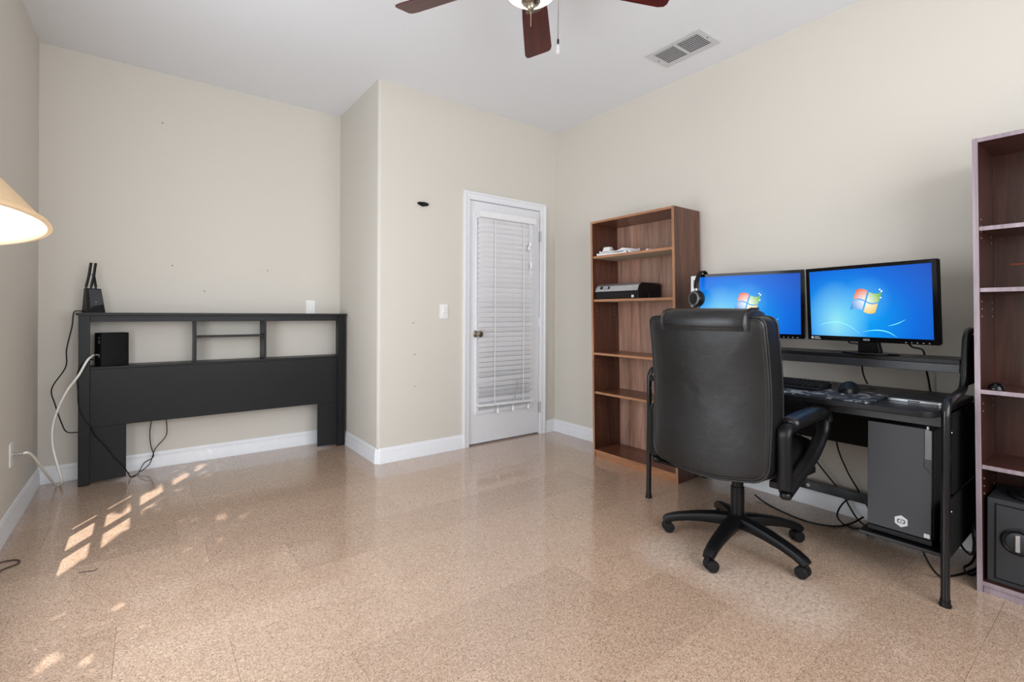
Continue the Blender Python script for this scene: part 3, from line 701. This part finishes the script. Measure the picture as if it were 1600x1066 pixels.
for t_ in [i/8 for i in range(9)]:
    x = 2.552+.125*t_; w = .038*(1-abs(2*t_-1)**3*.55)*(1.0 if t_ > 0 else .9); hh = .014+.036*math.sin(math.pi*min(1, .12+.8*(1-t_)*1.0))
    rings.append([(x, .845+w*math.cos(R(a)), ZD+.0045+max(0, hh*math.sin(R(a))**.8 if math.sin(R(a)) > 0 else 0)) for a in range(0, 181, 15)]+[(x, .845-w*.8, ZD+.0045), (x, .845+w*.8, ZD+.0045)])
MB().loft(rings).build('shell', 'black_plastic', mo, angle=50)
MB().lathe([(.009, -.004), (.009, .004)], 12, (2.655, .845, ZD+.030), 'y').build('scroll_wheel', 'rubber', mo)
lp = thing('laptop', (2.64, .592, ZD), 'thin closed black laptop with silver front edge, right desk end', 'laptop')
MB().prism(rrect(.215, .178, .012, 4, 2.645, .592), ZD+.0005, ZD+.011, 'z').build('base', 'silver', lp, bevel=.001)
MB().prism(rrect(.215, .178, .012, 4, 2.645, .592), ZD+.0115, ZD+.018, 'z').build('lid', 'black_laminate', lp, bevel=.002)
MB().box(2.5365, 2.5375, .57, .61, ZD+.003, ZD+.008).build('front_latch', 'black_gloss', lp)

# ================================================================== MONITORS
def monitor(name, cy, cx, rz, zc, w, h, label, stand, base=True):
    t = thing(name, (cx, cy, .9065), label, 'monitor', rz)
    z0 = zc-.9065
    tilt = Matrix.Translation((0, 0, z0)) @ Matrix.Rotation(R(-4), 4, 'Y')
    def B(nm, mat, mb, bev=0, par=t, **k): return mb.xf(tilt).build(nm, mat, par, bevel=bev, world=False, **k)
    B('casing', 'black_plastic', MB().prism(rrect(w, h, .008, 4), 0.002, .030, 'x'), .004)
    bz = .017; ch = .024
    fr = MB().box(-.004, .002, -w/2, -w/2+bz, -h/2, h/2).box(-.004, .002, w/2-bz, w/2, -h/2, h/2).box(-.004, .002, -w/2+bz, w/2-bz, h/2-bz, h/2).box(-.004, .002, -w/2+bz, w/2-bz, -h/2, -h/2+ch)
    bezel = B('bezel', 'black_gloss', fr, 0, smooth=False)
    szc = (ch-bz)/2
    so_ = MB().box(-.0006, .0016, -w/2+bz, w/2-bz, -h/2+ch-szc, h/2-bz-szc).build('screen', 'screen_picture', t, world=False, smooth=False)
    so_.matrix_local = tilt @ Matrix.Translation((0, 0, szc))
    # four-pane waving flag, glints and light streaks shown on the screen (y runs to the left)
    def pane(a0, a1, b0, b1, mat):
        mb = MB(); N = 6; vs = []
        for i in range(N+1):
            for j in (0, 1):
                u = a0+(a1-a0)*i/N; v = b0+(b1-b0)*j
                px = u*.060+v*.015; pz = v*.052+.010*math.sin(-math.pi*u)-.004*u
                vs.append(Vector((-.0009, -px, pz+.006)))
        mb.add(vs, [(2*i, 2*i+1, 2*i+3, 2*i+2) for i in range(N)])
        mb.build('flag_pane', mat, so_, world=False, smooth=False)
    pane(-.92, -.05, .05, .95, 'flag_red'); pane(.06, .95, .05, .90, 'flag_green'); pane(-.98, -.05, -.88, -.06, 'flag_blue'); pane(.06, .92, -.92, -.06, 'flag_yellow')
    for (py, pz, r_) in ((-.070, .052, .0036), (-.063, .060, .003), (-.066, .022, .003)):
        MB().lathe([(r_, -.0010), (r_, -.0008)], 10, (0, py, pz), 'x').build('glint', 'flag_glint', so_, world=False, smooth=False)
    def ribbon(pts, wd, mat):
        sp = spline([Vector((0, p[0], p[1])) for p in pts], 8); vs = []
        for i, p in enumerate(sp):
            q = (sp[min(i+1, len(sp)-1)]-sp[max(i-1, 0)]).normalized(); nn = Vector((0, -q.z, q.y)); ww = wd*math.sin(math.pi*(i+.5)/(len(sp)))
            vs += [p+nn*ww+Vector((-.0008, 0, 0)), p-nn*ww+Vector((-.0008, 0, 0))]
        MB().add(vs, [(2*i, 2*i+1, 2*i+3, 2*i+2) for i in range(len(sp)-1)]).build('light_streak', mat, so_, world=False, smooth=False)
    sh = h/2-.022
    ribbon([(.23, -sh*.72), (.19, -sh*.62), (.13, -sh*.58), (.07, -sh*.72), (.02, -sh*.98)], .0012, 'streak')
    ribbon([(.02, -sh*.86), (-.04, -sh*.80), (-.09, -sh*.84), (-.13, -sh*.99)], .0018, 'streak')
    ribbon([(-.09, -sh*.68), (-.13, -sh*.60), (-.165, -sh*.48)], .0012, 'streak')
    tx = text_mesh('ASUS', .013, 'brand_lettering', 'logo_pale', bezel, tilt @ Matrix.Translation((-.0045, -.0, -h/2+ch*.45)) @ FACE_NX)
    for (y0_, y1_, zo) in ((.036, .062, .0035), (.034, .066, -.0045)):
        MB().box(-.0046, -.0041, w/2-y1_, w/2-y0_, -h/2+ch*.5+zo-.002, -h/2+ch*.5+zo+.002).xf(tilt).build('sticker_mark', 'logo_pale', bezel, world=False, smooth=False)
    MB().lathe([(.007, -.0048), (.007, -.0042)], 16, (0, w/2-.024, -h/2+ch*.5), 'x').xf(tilt).build('sticker', 'logo_pale', bezel, world=False, smooth=False)
    for k in range(5): MB().box(-.0046, -.0041, -w/2+.03+k*.022, -w/2+.036+k*.022, -h/2+.006, -h/2+.008).xf(tilt).build('button_mark', 'logo_pale', bezel, world=False, smooth=False)
    # stand
    MB().loft([[(.028, -.05, .004), (.058, -.05, .004), (.058, .05, .004), (.028, .05, .004)], [(.018, -.045, .05), (.045, -.045, .05), (.045, .045, .05), (.018, .045, .05)], [(.03, -.04, z0-.03), (.05, -.04, z0-.03), (.05, .04, z0-.03), (.03, .04, z0-.03)]]).build('stand_neck', 'black_plastic', t, world=False, bevel=.004)
    MB().lathe([(.105, .0), (.108, .004), (.104, .009), (.05, .013), (.001, .014)], 40, (0, 0, 0)).xf(Matrix.Translation((.04, 0, 0)) @ Matrix.Diagonal((.85, 1.12, 1, 1))).build('stand_base', 'black_gloss', t, world=False)
    return t
monitor('monitor', .822, 2.745, R(-12), 1.150, .568, .372, 'right-hand monitor with blue desktop screen, nearer the dark bookcase', None)
monitor('monitor', 1.392, 2.745, R(12), 1.150, .568, .372, 'left-hand monitor half hidden behind the office chair', None)

# ================================================================== HEADPHONES + hook
hp = thing('headphones', (2.60, 1.652, 1.335), 'black over-ear headphones hanging on the left monitor corner', 'headphones')
hy = 1.640
bp = [(2.618+.03*math.cos(R(a))*.9, hy-.012+.055*math.sin(R(a-90))*.0+.0, 1.30) for a in (0,)]
arcp = [Vector((2.685+.062*math.cos(R(a)), hy-.008*math.sin(R(a)), 1.262+.092*math.sin(R(a)))) for a in range(-8, 189, 14)]
MB().sweep(arcp, .026, .010, (0, 1, 0)).build('headband', 'black_plastic', hp)
for sx in (-1, 1):
    x = 2.685+sx*.062
    MB().sweep([(x, hy, 1.262), (x+sx*.002, hy, 1.225), (x, hy, 1.20)], .016, .005, (0, 1, 0)).build('yoke', 'silver', hp)
    rot = Matrix.Translation((x, hy, 1.188)) @ Matrix.Rotation(R(18*-1), 4, 'Z')
    e = MB().lathe([(.034, -.020), (.045, -.016), (.049, -.006), (.049, .004), (.043, .010)], 28, (0, 0, 0), 'x').xf(rot @ Matrix.Rotation(R(0 if sx < 0 else 180), 4, 'Z')).build('ear_cup', 'black_plastic', hp)
    MB().lathe([(.034, -.0210), (.040, -.0215), (.046, -.0165), (.044, -.0155), (.034, -.0195)], 24, (0, 0, 0), 'x', cap=False).xf(rot @ Matrix.Rotation(R(0 if sx < 0 else 180), 4, 'Z')).build('ring_trim', 'chrome_dark', e)
    MB().lathe([(.044, .010), (.049, .018), (.044, .028), (.024, .029)], 28, (0, 0, 0), 'x').xf(rot @ Matrix.Rotation(R(0 if sx < 0 else 180), 4, 'Z')).build('ear_cushion', 'rubber', e)
wb = thing('backing_plate', (2.745, 1.392, .9065), 'white plastic plate tucked behind the left monitor corner', 'plate', R(12))
MB().prism(rrect(.09, .19, .006, 3, .290, .33), .0305, .036, 'x').build('plate', 'plastic_white', wb, bevel=.001, world=False)
MB().box(.0295, .0303, .27, .32, .36, .40).build('label', 'grey_print', wb, smooth=False, world=False)

# ================================================================== COMPUTER TOWER
tw = thing('computer_tower', (2.66, .612, .1865), 'dark grey computer tower on the tray under the desk', 'computer')
TX = 2.445; TY0, TY1, TZ0, TZ1 = .503, .722, .190, .646
MB().box(TX+.016, 2.90, TY0+.003, TY1-.003, TZ0+.018, TZ1-.006).build('case', 'black_matte', tw, bevel=.003)
fp = MB().prism([(TY0+.010, TZ0+.024), (TY1, TZ0+.024), (TY1, TZ1), (TY0+.032, TZ1), (TY0+.032, TZ1-.150), (TY0+.010, TZ1-.175)], TX, TX+.0155, 'x').build('front_door', 'tower_grey', tw, bevel=.002)
MB().prism([(TY0+.010, TZ1-.174), (TY0+.0315, TZ1-.149), (TY0+.0315, TZ1-.001), (TY0+.010, TZ1-.006)], TX+.003, TX+.0155, 'x').build('side_strip', 'chrome_dark', tw, bevel=.001)
MB().prism([(TY0+.010, TZ1-.174), (TY0+.0315, TZ1-.149), (TY0+.0315, TZ1-.12), (TY0+.010, TZ1-.12)], TX-.002, TX+.003, 'x').build('door_pull', 'tower_grey', tw, bevel=.001)
MB().box(TX-.004, TX+.03, TY0+.006, TY1, TZ0+.002, TZ0+.022).build('base_lip', 'black_plastic', tw, bevel=.003)
for y in (TY0+.03, TY1-.03):
    for x in (TX+.05, 2.85): MB().box(x-.015, x+.015, y-.012, y+.012, .1865, TZ0+.018).build('foot', 'rubber', tw)
ey, ez = .607, .258
hexo = [(ey+.024*math.cos(R(90+60*k)), ez+.024*math.sin(R(90+60*k))) for k in range(6)]
em = MB().prism(hexo, TX-.0012, TX-.0002, 'x').build('emblem', 'logo_pale', fp, smooth=False)
gl = MB()
for sg in (1, -1):
    q = [(.0035, .010), (.013, .006), (.013, -.006), (.0035, -.010), (.0035, -.006), (.009, -.004), (.009, .004), (.0035, .006)]
    gl.prism([(ey+sg*a, ez+sg*b) for a, b in q], TX-.0016, TX-.0013, 'x')
gl.prism([(ey-.0012, ez-.009), (ey+.0012, ez-.009), (ey+.0012, ez+.009), (ey-.0012, ez+.009)], TX-.0016, TX-.0013, 'x')
gl.build('emblem_mark', 'tower_grey', em, smooth=False)
MB().box(TX-.0008, TX-.0001, .517, .535, .219, .235).build('badge', 'logo_pale', fp, smooth=False)
MB().box(TX+.01, TX+.02, .524, .530, TZ1-.006, TZ1+.008).build('top_latch', 'silver', tw)

# ================================================================== OFFICE CHAIR
ch = thing('office_chair', (2.240, 1.179, 0), 'black leather office chair with its back to the room', 'office chair')
ch['_org'] = (0, 0, 0)
CB = dict(world=False)
for k in range(5):
    a = R(116+72*k); M = Matrix.Rotation(a, 4, 'Z')
    pth = [(.03, 0, .120), (.09, 0, .118), (.16, 0, .110), (.23, 0, .097), (.285, 0, .082), (.318, 0, .068), (.332, 0, .058)]
    MB().sweep(pth, [.070, .066, .060, .055, .052, .050, .046], [.060, .054, .046, .040, .038, .038, .032], (0, 1, 0), rnd=.35).xf(M).build('base_leg', 'black_plastic', ch, **CB)
    sw = R(random.uniform(-70, 70)); M2 = M @ Matrix.Translation((.327, 0, 0)) @ Matrix.Rotation(sw, 4, 'Z')
    cs = MB().tube([(0, 0, .035), (0, 0, .066)], .008, 10).loft([[(x, -.006 if i else .006, z) for x, z in [(-.012+.024*math.cos(R(q)), .027+.0235*math.sin(R(q))) for q in range(0, 181, 20)]+[(-.034, .022), (.010, .022)]] for i in (0, 1)]).xf(M2).build('caster', 'black_plastic', ch, **CB)
    for sg in (-1, 1):
        MB().lathe([(.012, .006), (.024, .007), (.0255, .011), (.0255, .022), (.022, .027), (.008, .028)], 24, (0, 0, 0), 'y').xf(M2 @ Matrix.Translation((-.012, 0, .0257)) @ Matrix.Diagonal((1, sg, 1, 1))).build('wheel', 'rubber', cs, **CB)
MB().lathe([(.036, .088), (.046, .095), (.048, .14), (.038, .150), (.032, .152)], 28).build('hub', 'black_plastic', ch, **CB)
MB().lathe([(.030, .15), (.030, .28), (.026, .282), (.026, .31), (.020, .312), (.020, .40)], 28).build('gas_column', 'black_plastic', ch, **CB)
MB().box(-.11, .11, -.08, .08, .375, .41).build('tilt_plate', 'black_plastic', ch, bevel=.01, **CB)
MB().tube([(-.02, -.08, .39), (-.02, -.2, .39), (-.02, -.27, .38)], .006, 8).build('tilt_lever', 'black_plastic', ch, **CB)
def cushion(cx, cy, cz, sx, sy, sz, pw=.35, n1=20, n2=36, pw2=.45):
    mb = MB(); rings = []
    def sp(v, p): return math.copysign(abs(v)**p, v)
    for i in range(1, n1):
        ph = -math.pi/2+math.pi*i/n1
        rings.append([(cx+sx*sp(math.cos(ph), pw)*sp(math.cos(t), pw2), cy+sy*sp(math.cos(ph), pw)*sp(math.sin(t), pw2), cz+sz*sp(math.sin(ph), .8)) for t in [2*math.pi*k/n2 for k in range(n2)]])
    return mb.loft(rings)
cushion(.04, 0, .465, .27, .265, .065).build('seat', 'leather', ch, angle=80, **CB)
cushion(.02, 0, .43, .25, .25, .035).build('seat_pan', 'black_plastic', ch, angle=80, **CB)
# backrest: outline in (y,z); rings from the back face round to the front
def outline(hw=.274, z0=.412, z1=1.085, bow=.022):
    pts = []; rt, rb = .034, .07
    def arc_(cx, cz, r, a0, a1, n): return [(cx+r*math.cos(R(a0+(a1-a0)*i/n)), cz+r*math.sin(R(a0+(a1-a0)*i/n))) for i in range(n+1)]
    top = arc_(hw-rt, z1-rt, rt, 0, 90, 6)+[((hw-rt)*(1-2*i/10), z1+.012*math.sin(math.pi*i/10)) for i in range(1, 10)]+arc_(-hw+rt, z1-rt, rt, 90, 180, 6)
    lft = [(-hw-.004*math.sin(math.pi*i/12), z1-rt-(z1-rt-z0-rb)*i/12) for i in range(1, 12)]
    bot = arc_(-hw+rb, z0+rb, rb, 180, 270, 6)+[((-hw+rb)*(1-2*i/10), z0-bow*math.sin(math.pi*i/10)) for i in range(1, 10)]+arc_(hw-rb, z0+rb, rb, 270, 360, 6)
    rgt = [(hw+.004*math.sin(math.pi*i/12), z0+rb+(z1-rt-z0-rb)*i/12) for i in range(1, 12)]
    return top+lft+bot+rgt
OL = outline(); OC = (0, .74)
def lean(z): return -.262+.09*((z-.62)**2)*0-.055*(z-.45)+.03*math.sin((z-.42)*math.pi/.66)
def ring(sc, x):
    out = []
    for (y, z) in OL:
        yy = OC[0]+(y-OC[0])*sc; z2 = OC[1]+(z-OC[1])*sc
        out.append(Vector((lean(z2)+x+.03*(yy/.27)**2*(1 if x < 0.05 else .6), yy, z2)))
    return out
rs = [ring(.02, -.072), ring(.25, -.0715), ring(.5, -.070), ring(.7, -.067), ring(.84, -.063), ring(.92, -.059), ring(.965, -.054), ring(.983, -.048), ring(.993, -.040), ring(1.0, -.028), ring(1.004, .01), ring(1.0, .042),
      ring(.985, .054), ring(.96, .062), ring(.9, .068), ring(.8, .078), ring(.6, .086), ring(.3, .088), ring(.02, .088)]
bk = MB().loft(rs).build('backrest', 'leather', ch, angle=80, **CB)
def closed_tube(pts, r, n=6):
    mb = MB(); N = len(pts); rings = []
    for i, p in enumerate(pts):
        t = (pts[(i+1) % N]-pts[i-1]).normalized(); a = Vector((1, 0, 0)); a = (a-t*a.dot(t)).normalized(); b = t.cross(a)
        rings.append([p+a*r*math.cos(2*math.pi*k/n)+b*r*math.sin(2*math.pi*k/n) for k in range(n)])
    rings.append(rings[0]); return mb.loft(rings, cap=False)
closed_tube(ring(.990, -.046), .0045).build('piping', 'leather', bk, angle=80, **CB)
closed_tube(ring(.962, -.0545), .0022).build('stitched_seam', 'leather', bk, angle=80, **CB)
closed_tube(ring(1.002, .044), .0045).build('piping', 'leather', bk, angle=80, **CB)
# head pillow folded over the top edge
xt = lean(1.06)
def pill_section(sc, y):
    pr_ = [(-.082, 1.025), (-.090, 1.05), (-.088, 1.085), (-.070, 1.108), (-.03, 1.118), (.03, 1.118), (.08, 1.105), (.12, 1.07), (.13, 1.02), (.11, .97), (.085, .965), (.07, 1.0), (-.02, 1.05), (-.05, 1.03)]
    cxp, czp = 0.02, 1.05
    return [Vector((xt+cxp+(a-cxp)*sc+.03*(y/.27)**2, y, czp+(b-czp)*sc)) for a, b in pr_]
hpil = MB().loft([pill_section(s_, y_) for s_, y_ in ((.80, -.218), (.92, -.214), (.98, -.20), (1.0, -.15), (1.02, -.07), (1.02, .02), (1.0, .10), (.98, .15), (.92, .164), (.80, .168))]).build('head_pillow', 'leather', ch, angle=60, **CB)
MB().tube([(xt-.091+.03*(y/.27)**2, y, 1.042) for y in [-.205+.0355*i for i in range(11)]], .003, 6).build('stitched_seam', 'leather', hpil, **CB)
for sg in (-1, 1):
    MB().tube([pill_section(1.0, -.025+sg*.188)[i] for i in (0, 1, 2, 3, 4, 5)], .004, 6).build('piping', 'leather', hpil, **CB)
for sg in (-1, 1):
    y = sg*.305
    ar = MB().sweep(rounded([(-.215, y, .40), (-.222, y, .634), (-.16, y, .645), (.11, y, .660), (.165, y, .645), (.155, y, .58), (.05, y, .49), (-.205, y, .385)], .06, 6), .056, .038, (0, 1, 0), rnd=.4).build('armrest', 'black_plastic', ch, angle=60, **CB)
    pd = MB().sweep(spline([(-.18, y, .656), (-.10, y, .665), (.04, y, .673), (.12, y, .672), (.158, y, .655), (.172, y, .62)], 5), [.056]+[.070]*24+[.056], [.030]+[.044]*24+[.034], (0, 1, 0), rnd=.48).build('arm_pad', 'leather', ar, angle=70, **CB)
    MB().box(-.2, .16, y*.84-.02, y*.84+.02, .385, .415).build('arm_mount', 'black_plastic', ar, bevel=.005, **CB)
    MB().lathe([(.018, -.012), (.022, -.006), (.022, .006), (.018, .012)], 16, (-.205, y, .372), 'z').build('fixing_cap', 'black_plastic', ar, **CB)

# ================================================================== FLOOR LAMP (left edge; most of it is out of the picture)
LX, LY = -.32, 1.05
lamp = thing('floor_lamp', (LX, LY, 0), 'lit floor lamp with cream cone shade at the left edge', 'lamp')
lamp['_org'] = (LX, LY, 0)
MB().lathe([(.13, 0), (.132, .012), (.11, .024), (.02, .034), (.012, .04)], 36, (LX, LY, 0)).build('base', 'nickel', lamp)
MB().tube([(LX, LY, .03), (LX, LY, 1.33)], .0105, 14).build('pole', 'nickel', lamp)
sh = Matrix.Translation((LX, LY, 1.22)) @ Matrix.Rotation(R(-6), 4, Vector((.957, .29, 0)))
MB().lathe([(.1965, .002), (.0515, .189)], 64, cap=False).xf(sh).build('shade_liner', 'plastic_white', lamp)
shd = MB().lathe([(.200, 0), (.055, .19), (.053, .19), (.198, .0)], 64, cap=False).xf(sh).build('lamp_shade', 'lamp_shade_fabric', lamp)
MB().lathe([(.1995, .006), (.2025, .0), (.2015, -.001), (.196, -.001), (.195, .006), (.192, .0075)], 64, cap=False).xf(sh).build('shade_trim', 'lamp_shade_fabric', shd)
MB().lathe([(.012, 1.27), (.03, 1.29), (.034, 1.315), (.025, 1.34), (.012, 1.35)], 20, (LX, LY, 0)).build('light_bulb', 'bulb', lamp)
pl = bpy.data.lights.new('lamp_bulb_light', 'POINT'); pl.energy = 3; pl.color = (1, .96, .90); pl.shadow_soft_size = .04
plo = bpy.data.objects.new('lamp_bulb_light', pl); C.objects.link(plo); plo.location = (LX, LY, 1.262)

# ================================================================== SMALL THINGS AND CABLES
RO = Vector((0, 0, CAMZ))
def cable(name, pts, r, mat, label, cat='cable', n=8, group=None):
    return tag(MB().tube(spline(pts, n), r, 8).build(name, mat, angle=80), label, cat, group)
# items on the right bookcase
ms = thing('computer_mouse', (2.70, .365, .8005), 'spare black mouse on the middle shelf of the dark bookcase', 'mouse')
MB().loft([[(2.67+.0+.06*t_, .368+.026*(1-abs(2*t_-1)**3*.5)*math.cos(R(a)), .8005+max(0, (.008+.02*math.sin(math.pi*(.15+.7*t_)))*math.sin(R(a)))) for a in range(0, 181, 20)] for t_ in [i/8 for i in range(9)]]).build('shell', 'black_gloss', ms, angle=60)
MB().box(2.672, 2.684, .364, .372, .815, .823).build('scroll_wheel', 'rubber', ms)
st = thing('copper_rod', (2.8, .30, 1.2035), 'thin copper-coloured rod leaning inside the dark bookcase', 'rod')
MB().tube([(2.83, .345, 1.304), (2.81, .20, 1.30)], .004, 8).build('rod', 'copper', st)
MB().tube([(2.82, .24, 1.2035), (2.82, .24, 1.302)], .006, 8).build('holder', 'black_plastic', st)
cable('cable_coil', [(2.76, .34, .382), (2.70, .30, .385), (2.72, .18, .385), (2.80, .15, .386), (2.84, .25, .388), (2.77, .33, .392), (2.71, .26, .395), (2.75, .16, .397)], .006, 'cable_black', 'black cable coiled on top of the grey safe')
# headboard cables
cable('coaxial_cable', [(XL+.045, 3.462, .37), (-.478, 3.47, .37), (-.466, 3.56, .325), (-.452, 3.83, .165), (-.44, 4.10, .02), (-.42, 4.12, .009), (-.405, 4.06, .04), (-.416, 4.03, .123), (-.445, 4.05, .26), (-.448, 4.05, .378), (-.423, 4.03, .495), (-.377, 4.0, .612), (-.325, 3.985, .70), (-.285, 3.99, .79), (-.262, 4.055, .817)], .0065, 'cable_white', 'white coaxial cable from the wall outlet up to the modem')
cable('power_cable', [(-.29, 4.11, 1.095), (-.335, 4.06, 1.098), (-.352, 4.03, 1.085), (-.36, 4.03, 1.0), (-.385, 4.04, .86), (-.39, 4.05, .75), (-.455, 4.08, .62), (-.44, 4.08, .52), (-.41, 4.08, .40), (-.385, 4.07, .345), (-.333, 4.05, .338)], .0035, 'cable_black', 'black router cord looping left of the headboard')
cable('power_cable', [(-.262, 4.05, .79), (-.29, 4.01, .79), (-.33, 4.008, .72), (-.33, 4.012, .60), (-.325, 4.012, .50), (-.30, 4.013, .42), (-.27, 4.013, .37), (-.25, 4.026, .31), (-.19, 4.03, .22), (-.16, 4.03, .16), (-.11, 4.03, .09), (-.085, 4.04, .04), (-.07, 4.06, .006), (-.03, 4.11, .006)], .0035, 'cable_black', 'black cord draped down the front of the headboard leg')
cable('power_cable', [(-.03, 4.11, .012), (.0, 4.16, .06), (.05, 4.18, .09), (.035, 4.19, .17), (.03, 4.19, .26), (.04, 4.19, .36), (.04, 4.19, .5)], .003, 'cable_black', 'left thin black cord under the headboard arch')
cable('power_cable', [(-.02, 4.12, .014), (.03, 4.16, .05), (.06, 4.18, .14), (.12, 4.19, .22), (.125, 4.19, .30), (.115, 4.19, .40), (.11, 4.19, .5)], .003, 'cable_black', 'right thin black cord under the headboard arch')
cable('lamp_cord', [(-.40, 1.15, .004), (-.47, 1.6, .004), (-.505, 2.3, .004), (-.505, 2.8, .004), (-.48, 2.907, .004), (-.45, 2.935, .004), (-.432, 2.955, .004), (-.434, 2.98, .004), (-.453, 3.003, .004), (-.49, 3.008, .004), (-.515, 2.98, .006)], .003, 'cable_brown', 'brown lamp cord loop on floor at left edge')
tag(MB().tube(spline([(-.217, 2.701, .0018), (-.192, 2.695, .0018), (-.169, 2.684, .0018), (-.156, 2.70, .0018)]), .0014, 5).build('thread', 'thread', angle=80), 'short dark thread lying on the sunlit cork floor', 'thread')
# desk cables
G = 'cables hanging behind the desk'
cable('monitor_cable', [(2.80, .905, .99), (2.83, .915, .955), (2.965, .91, .93), (2.985, .905, .80), (2.99, .885, .735)], .0042, 'cable_black', 'cable from the right monitor passing behind the raised shelf')
cable('monitor_cable', [(2.755, .665, .985), (2.80, .66, .95), (2.965, .655, .925), (2.985, .65, .85), (3.012, .64, .75), (3.012, .64, .68), (3.02, .72, .5), (3.02, .80, .2), (3.03, .82, .02)], .0042, 'cable_black', 'cable straight down from the right monitor end')
cable('power_cable', [(3.02, 1.30, .62), (3.02, 1.22, .40), (3.025, 1.13, .26), (3.03, 1.02, .13), (3.0, .94, .03), (2.95, .88, .006), (2.85, .84, .006)], .0042, 'cable_black', 'left of three black cables under the desk')
cable('power_cable', [(3.02, 1.04, .62), (3.02, 1.035, .40), (3.025, .99, .26), (3.03, .93, .15), (3.01, .88, .07), (2.93, .86, .017), (2.88, .93, .006), (2.93, 1.0, .03), (3.0, .98, .10), (3.01, .90, .12)], .0042, 'cable_black', 'middle black cable under the desk, looping at its end')
cable('power_cable', [(3.02, .86, .62), (3.02, .87, .40), (3.025, .885, .2), (3.02, .87, .06), (2.96, .80, .006)], .0042, 'cable_black', 'rightmost black cable under the desk beside the tower')
cable('floor_cable', [(2.9, 1.42, .02), (2.86, 1.34, .006), (2.80, 1.20, .006), (2.78, 1.08, .006), (2.83, .98, .006), (2.94, .94, .006), (2.99, .90, .04)], .0045, 'cable_black', 'black cable lying along the floor below the desk cross bar')
cable('floor_cable', [(2.62, .585, .17), (2.60, .57, .10), (2.62, .53, .02), (2.68, .50, .006), (2.78, .465, .006), (2.9, .44, .006)], .0045, 'cable_black', 'black cable dropping from tower tray to the floor')
cable('floor_cable', [(2.85, .52, .16), (2.80, .485, .10), (2.74, .445, .10), (2.70, .432, .16), (2.665, .428, .24), (2.652, .40, .3)], .0045, 'cable_black', 'black cable rising past the dark bookcase side')
cable('floor_cable', [(2.95, .46, .2), (2.90, .45, .10), (2.80, .452, .05), (2.75, .47, .03), (2.76, .45, .006), (2.84, .435, .006)], .0045, 'cable_black', 'looped black cable between desk leg and dark bookcase')
cable('mouse_cable', [(2.676, .845, ZD+.016), (2.70, .83, ZD+.012), (2.73, .80, ZD+.02), (2.75, .78, ZD+.012), (2.82, .82, ZD+.005), (2.93, .86, ZD+.005)], .002, 'cable_black', 'thin mouse cable on the desktop behind the mat')
cable('keyboard_cable', [(2.668, 1.06, ZD+.02), (2.70, 1.05, ZD+.012), (2.74, 1.0, ZD+.014), (2.76, .98, ZD+.008), (2.9, 1.0, ZD+.005)], .002, 'cable_black', 'keyboard cable on the desktop behind the keys')

# ================================================================== UNSEEN GOBO TREE OUTSIDE THE LEFT WINDOW: breaks the sun up into the small patches on the floor
LIT = [[(-.36, 3.24), (-.19, 3.50), (-.17, 3.30), (-.10, 3.30), (-.15, 3.02), (-.34, 2.70)],
       [(-.07, 3.26), (.035, 3.47), (.04, 3.66), (-.05, 3.44)], [(-.16, 3.47), (-.05, 3.68), (-.05, 3.74), (-.16, 3.52)],
       [(.08, 3.55), (.31, 3.96), (.31, 4.06), (.08, 3.70)], [(.09, 3.98), (.22, 4.16), (.22, 4.2), (.10, 4.06)]]
LIT = [[(sum(a[0] for a in q)/len(q)+(p[0]-sum(a[0] for a in q)/len(q))*1.35, sum(a[1] for a in q)/len(q)+(p[1]-sum(a[1] for a in q)/len(q))*1.12) for p in q] for q in LIT]
HALF = [[(-.17, 1.86), (.03, 2.08), (.03, 2.16), (-.13, 2.05)], [(-.10, 1.80), (.03, 1.98), (.03, 2.05), (-.09, 1.88)], [(-.07, 2.31), (-.01, 2.38), (-.01, 2.41), (-.06, 2.36)]]
def inside(p, poly):
    c = False
    for i in range(len(poly)):
        a, b = poly[i], poly[i-1]
        if (a[1] > p[1]) != (b[1] > p[1]) and p[0] < (b[0]-a[0])*(p[1]-a[1])/(b[1]-a[1])+a[0]: c = not c
    return c
rnd = random.Random(3); tm = MB(); count = 0
dx, dy = DXDZ, DXDZ*.862/.507
while count < 9000:
    fx, fy = rnd.uniform(-.5, 1.3), rnd.uniform(1.0, 5.2)
    if any(inside((fx, fy), q) for q in LIT): continue  # leaf gaps shaped so the sun draws the floor patches
    if any(inside((fx, fy), q) for q in HALF) and rnd.random() < .72: continue
    x = rnd.uniform(-1.55, -.95); z = (fx-x)/dx; y = fy-dy*z
    s_ = rnd.uniform(.022, .04); n_ = (Vector((-SUN_D.x, -SUN_D.y, -SUN_D.z))+Vector((rnd.uniform(-.5, .5), rnd.uniform(-.5, .5), rnd.uniform(-.5, .5)))).normalized()
    a = n_.orthogonal().normalized(); a = (Matrix.Rotation(rnd.uniform(0, 6.28), 3, n_) @ a); b = n_.cross(a)
    p = Vector((x, y, z)); bad = False
    for q in (p-a*s_*1.5, p+a*s_*1.5, p+b*s_*.7, p-b*s_*.7):
        fl_ = (q.x+dx*q.z, q.y+dy*q.z)
        if any(inside(fl_, w_) for w_ in LIT): bad = True
    if bad: continue
    tm.add([p-a*s_*1.5, p+b*s_*.7, p+a*s_*1.5, p-b*s_*.7], [(0, 1, 2, 3)]); count += 1
tree = thing('gobo_tree', (-1.3, .4, -.2), 'unseen gobo tree beyond the left window, leaves gapped for the sun patches', 'tree')
tree['_org'] = (-1.3, .4, -.2)
lf = tm.build('leaves', 'leaf_green', tree, smooth=False); lf['kind'] = 'stuff'
MB().tube([(-1.3, .4, -.2), (-1.28, .5, 1.2), (-1.25, .6, 2.6)], [.06, .05, .02], 10).build('trunk', 'bark', tree)

for o in bpy.data.objects:
    if '_org' in o.keys(): del o['_org']
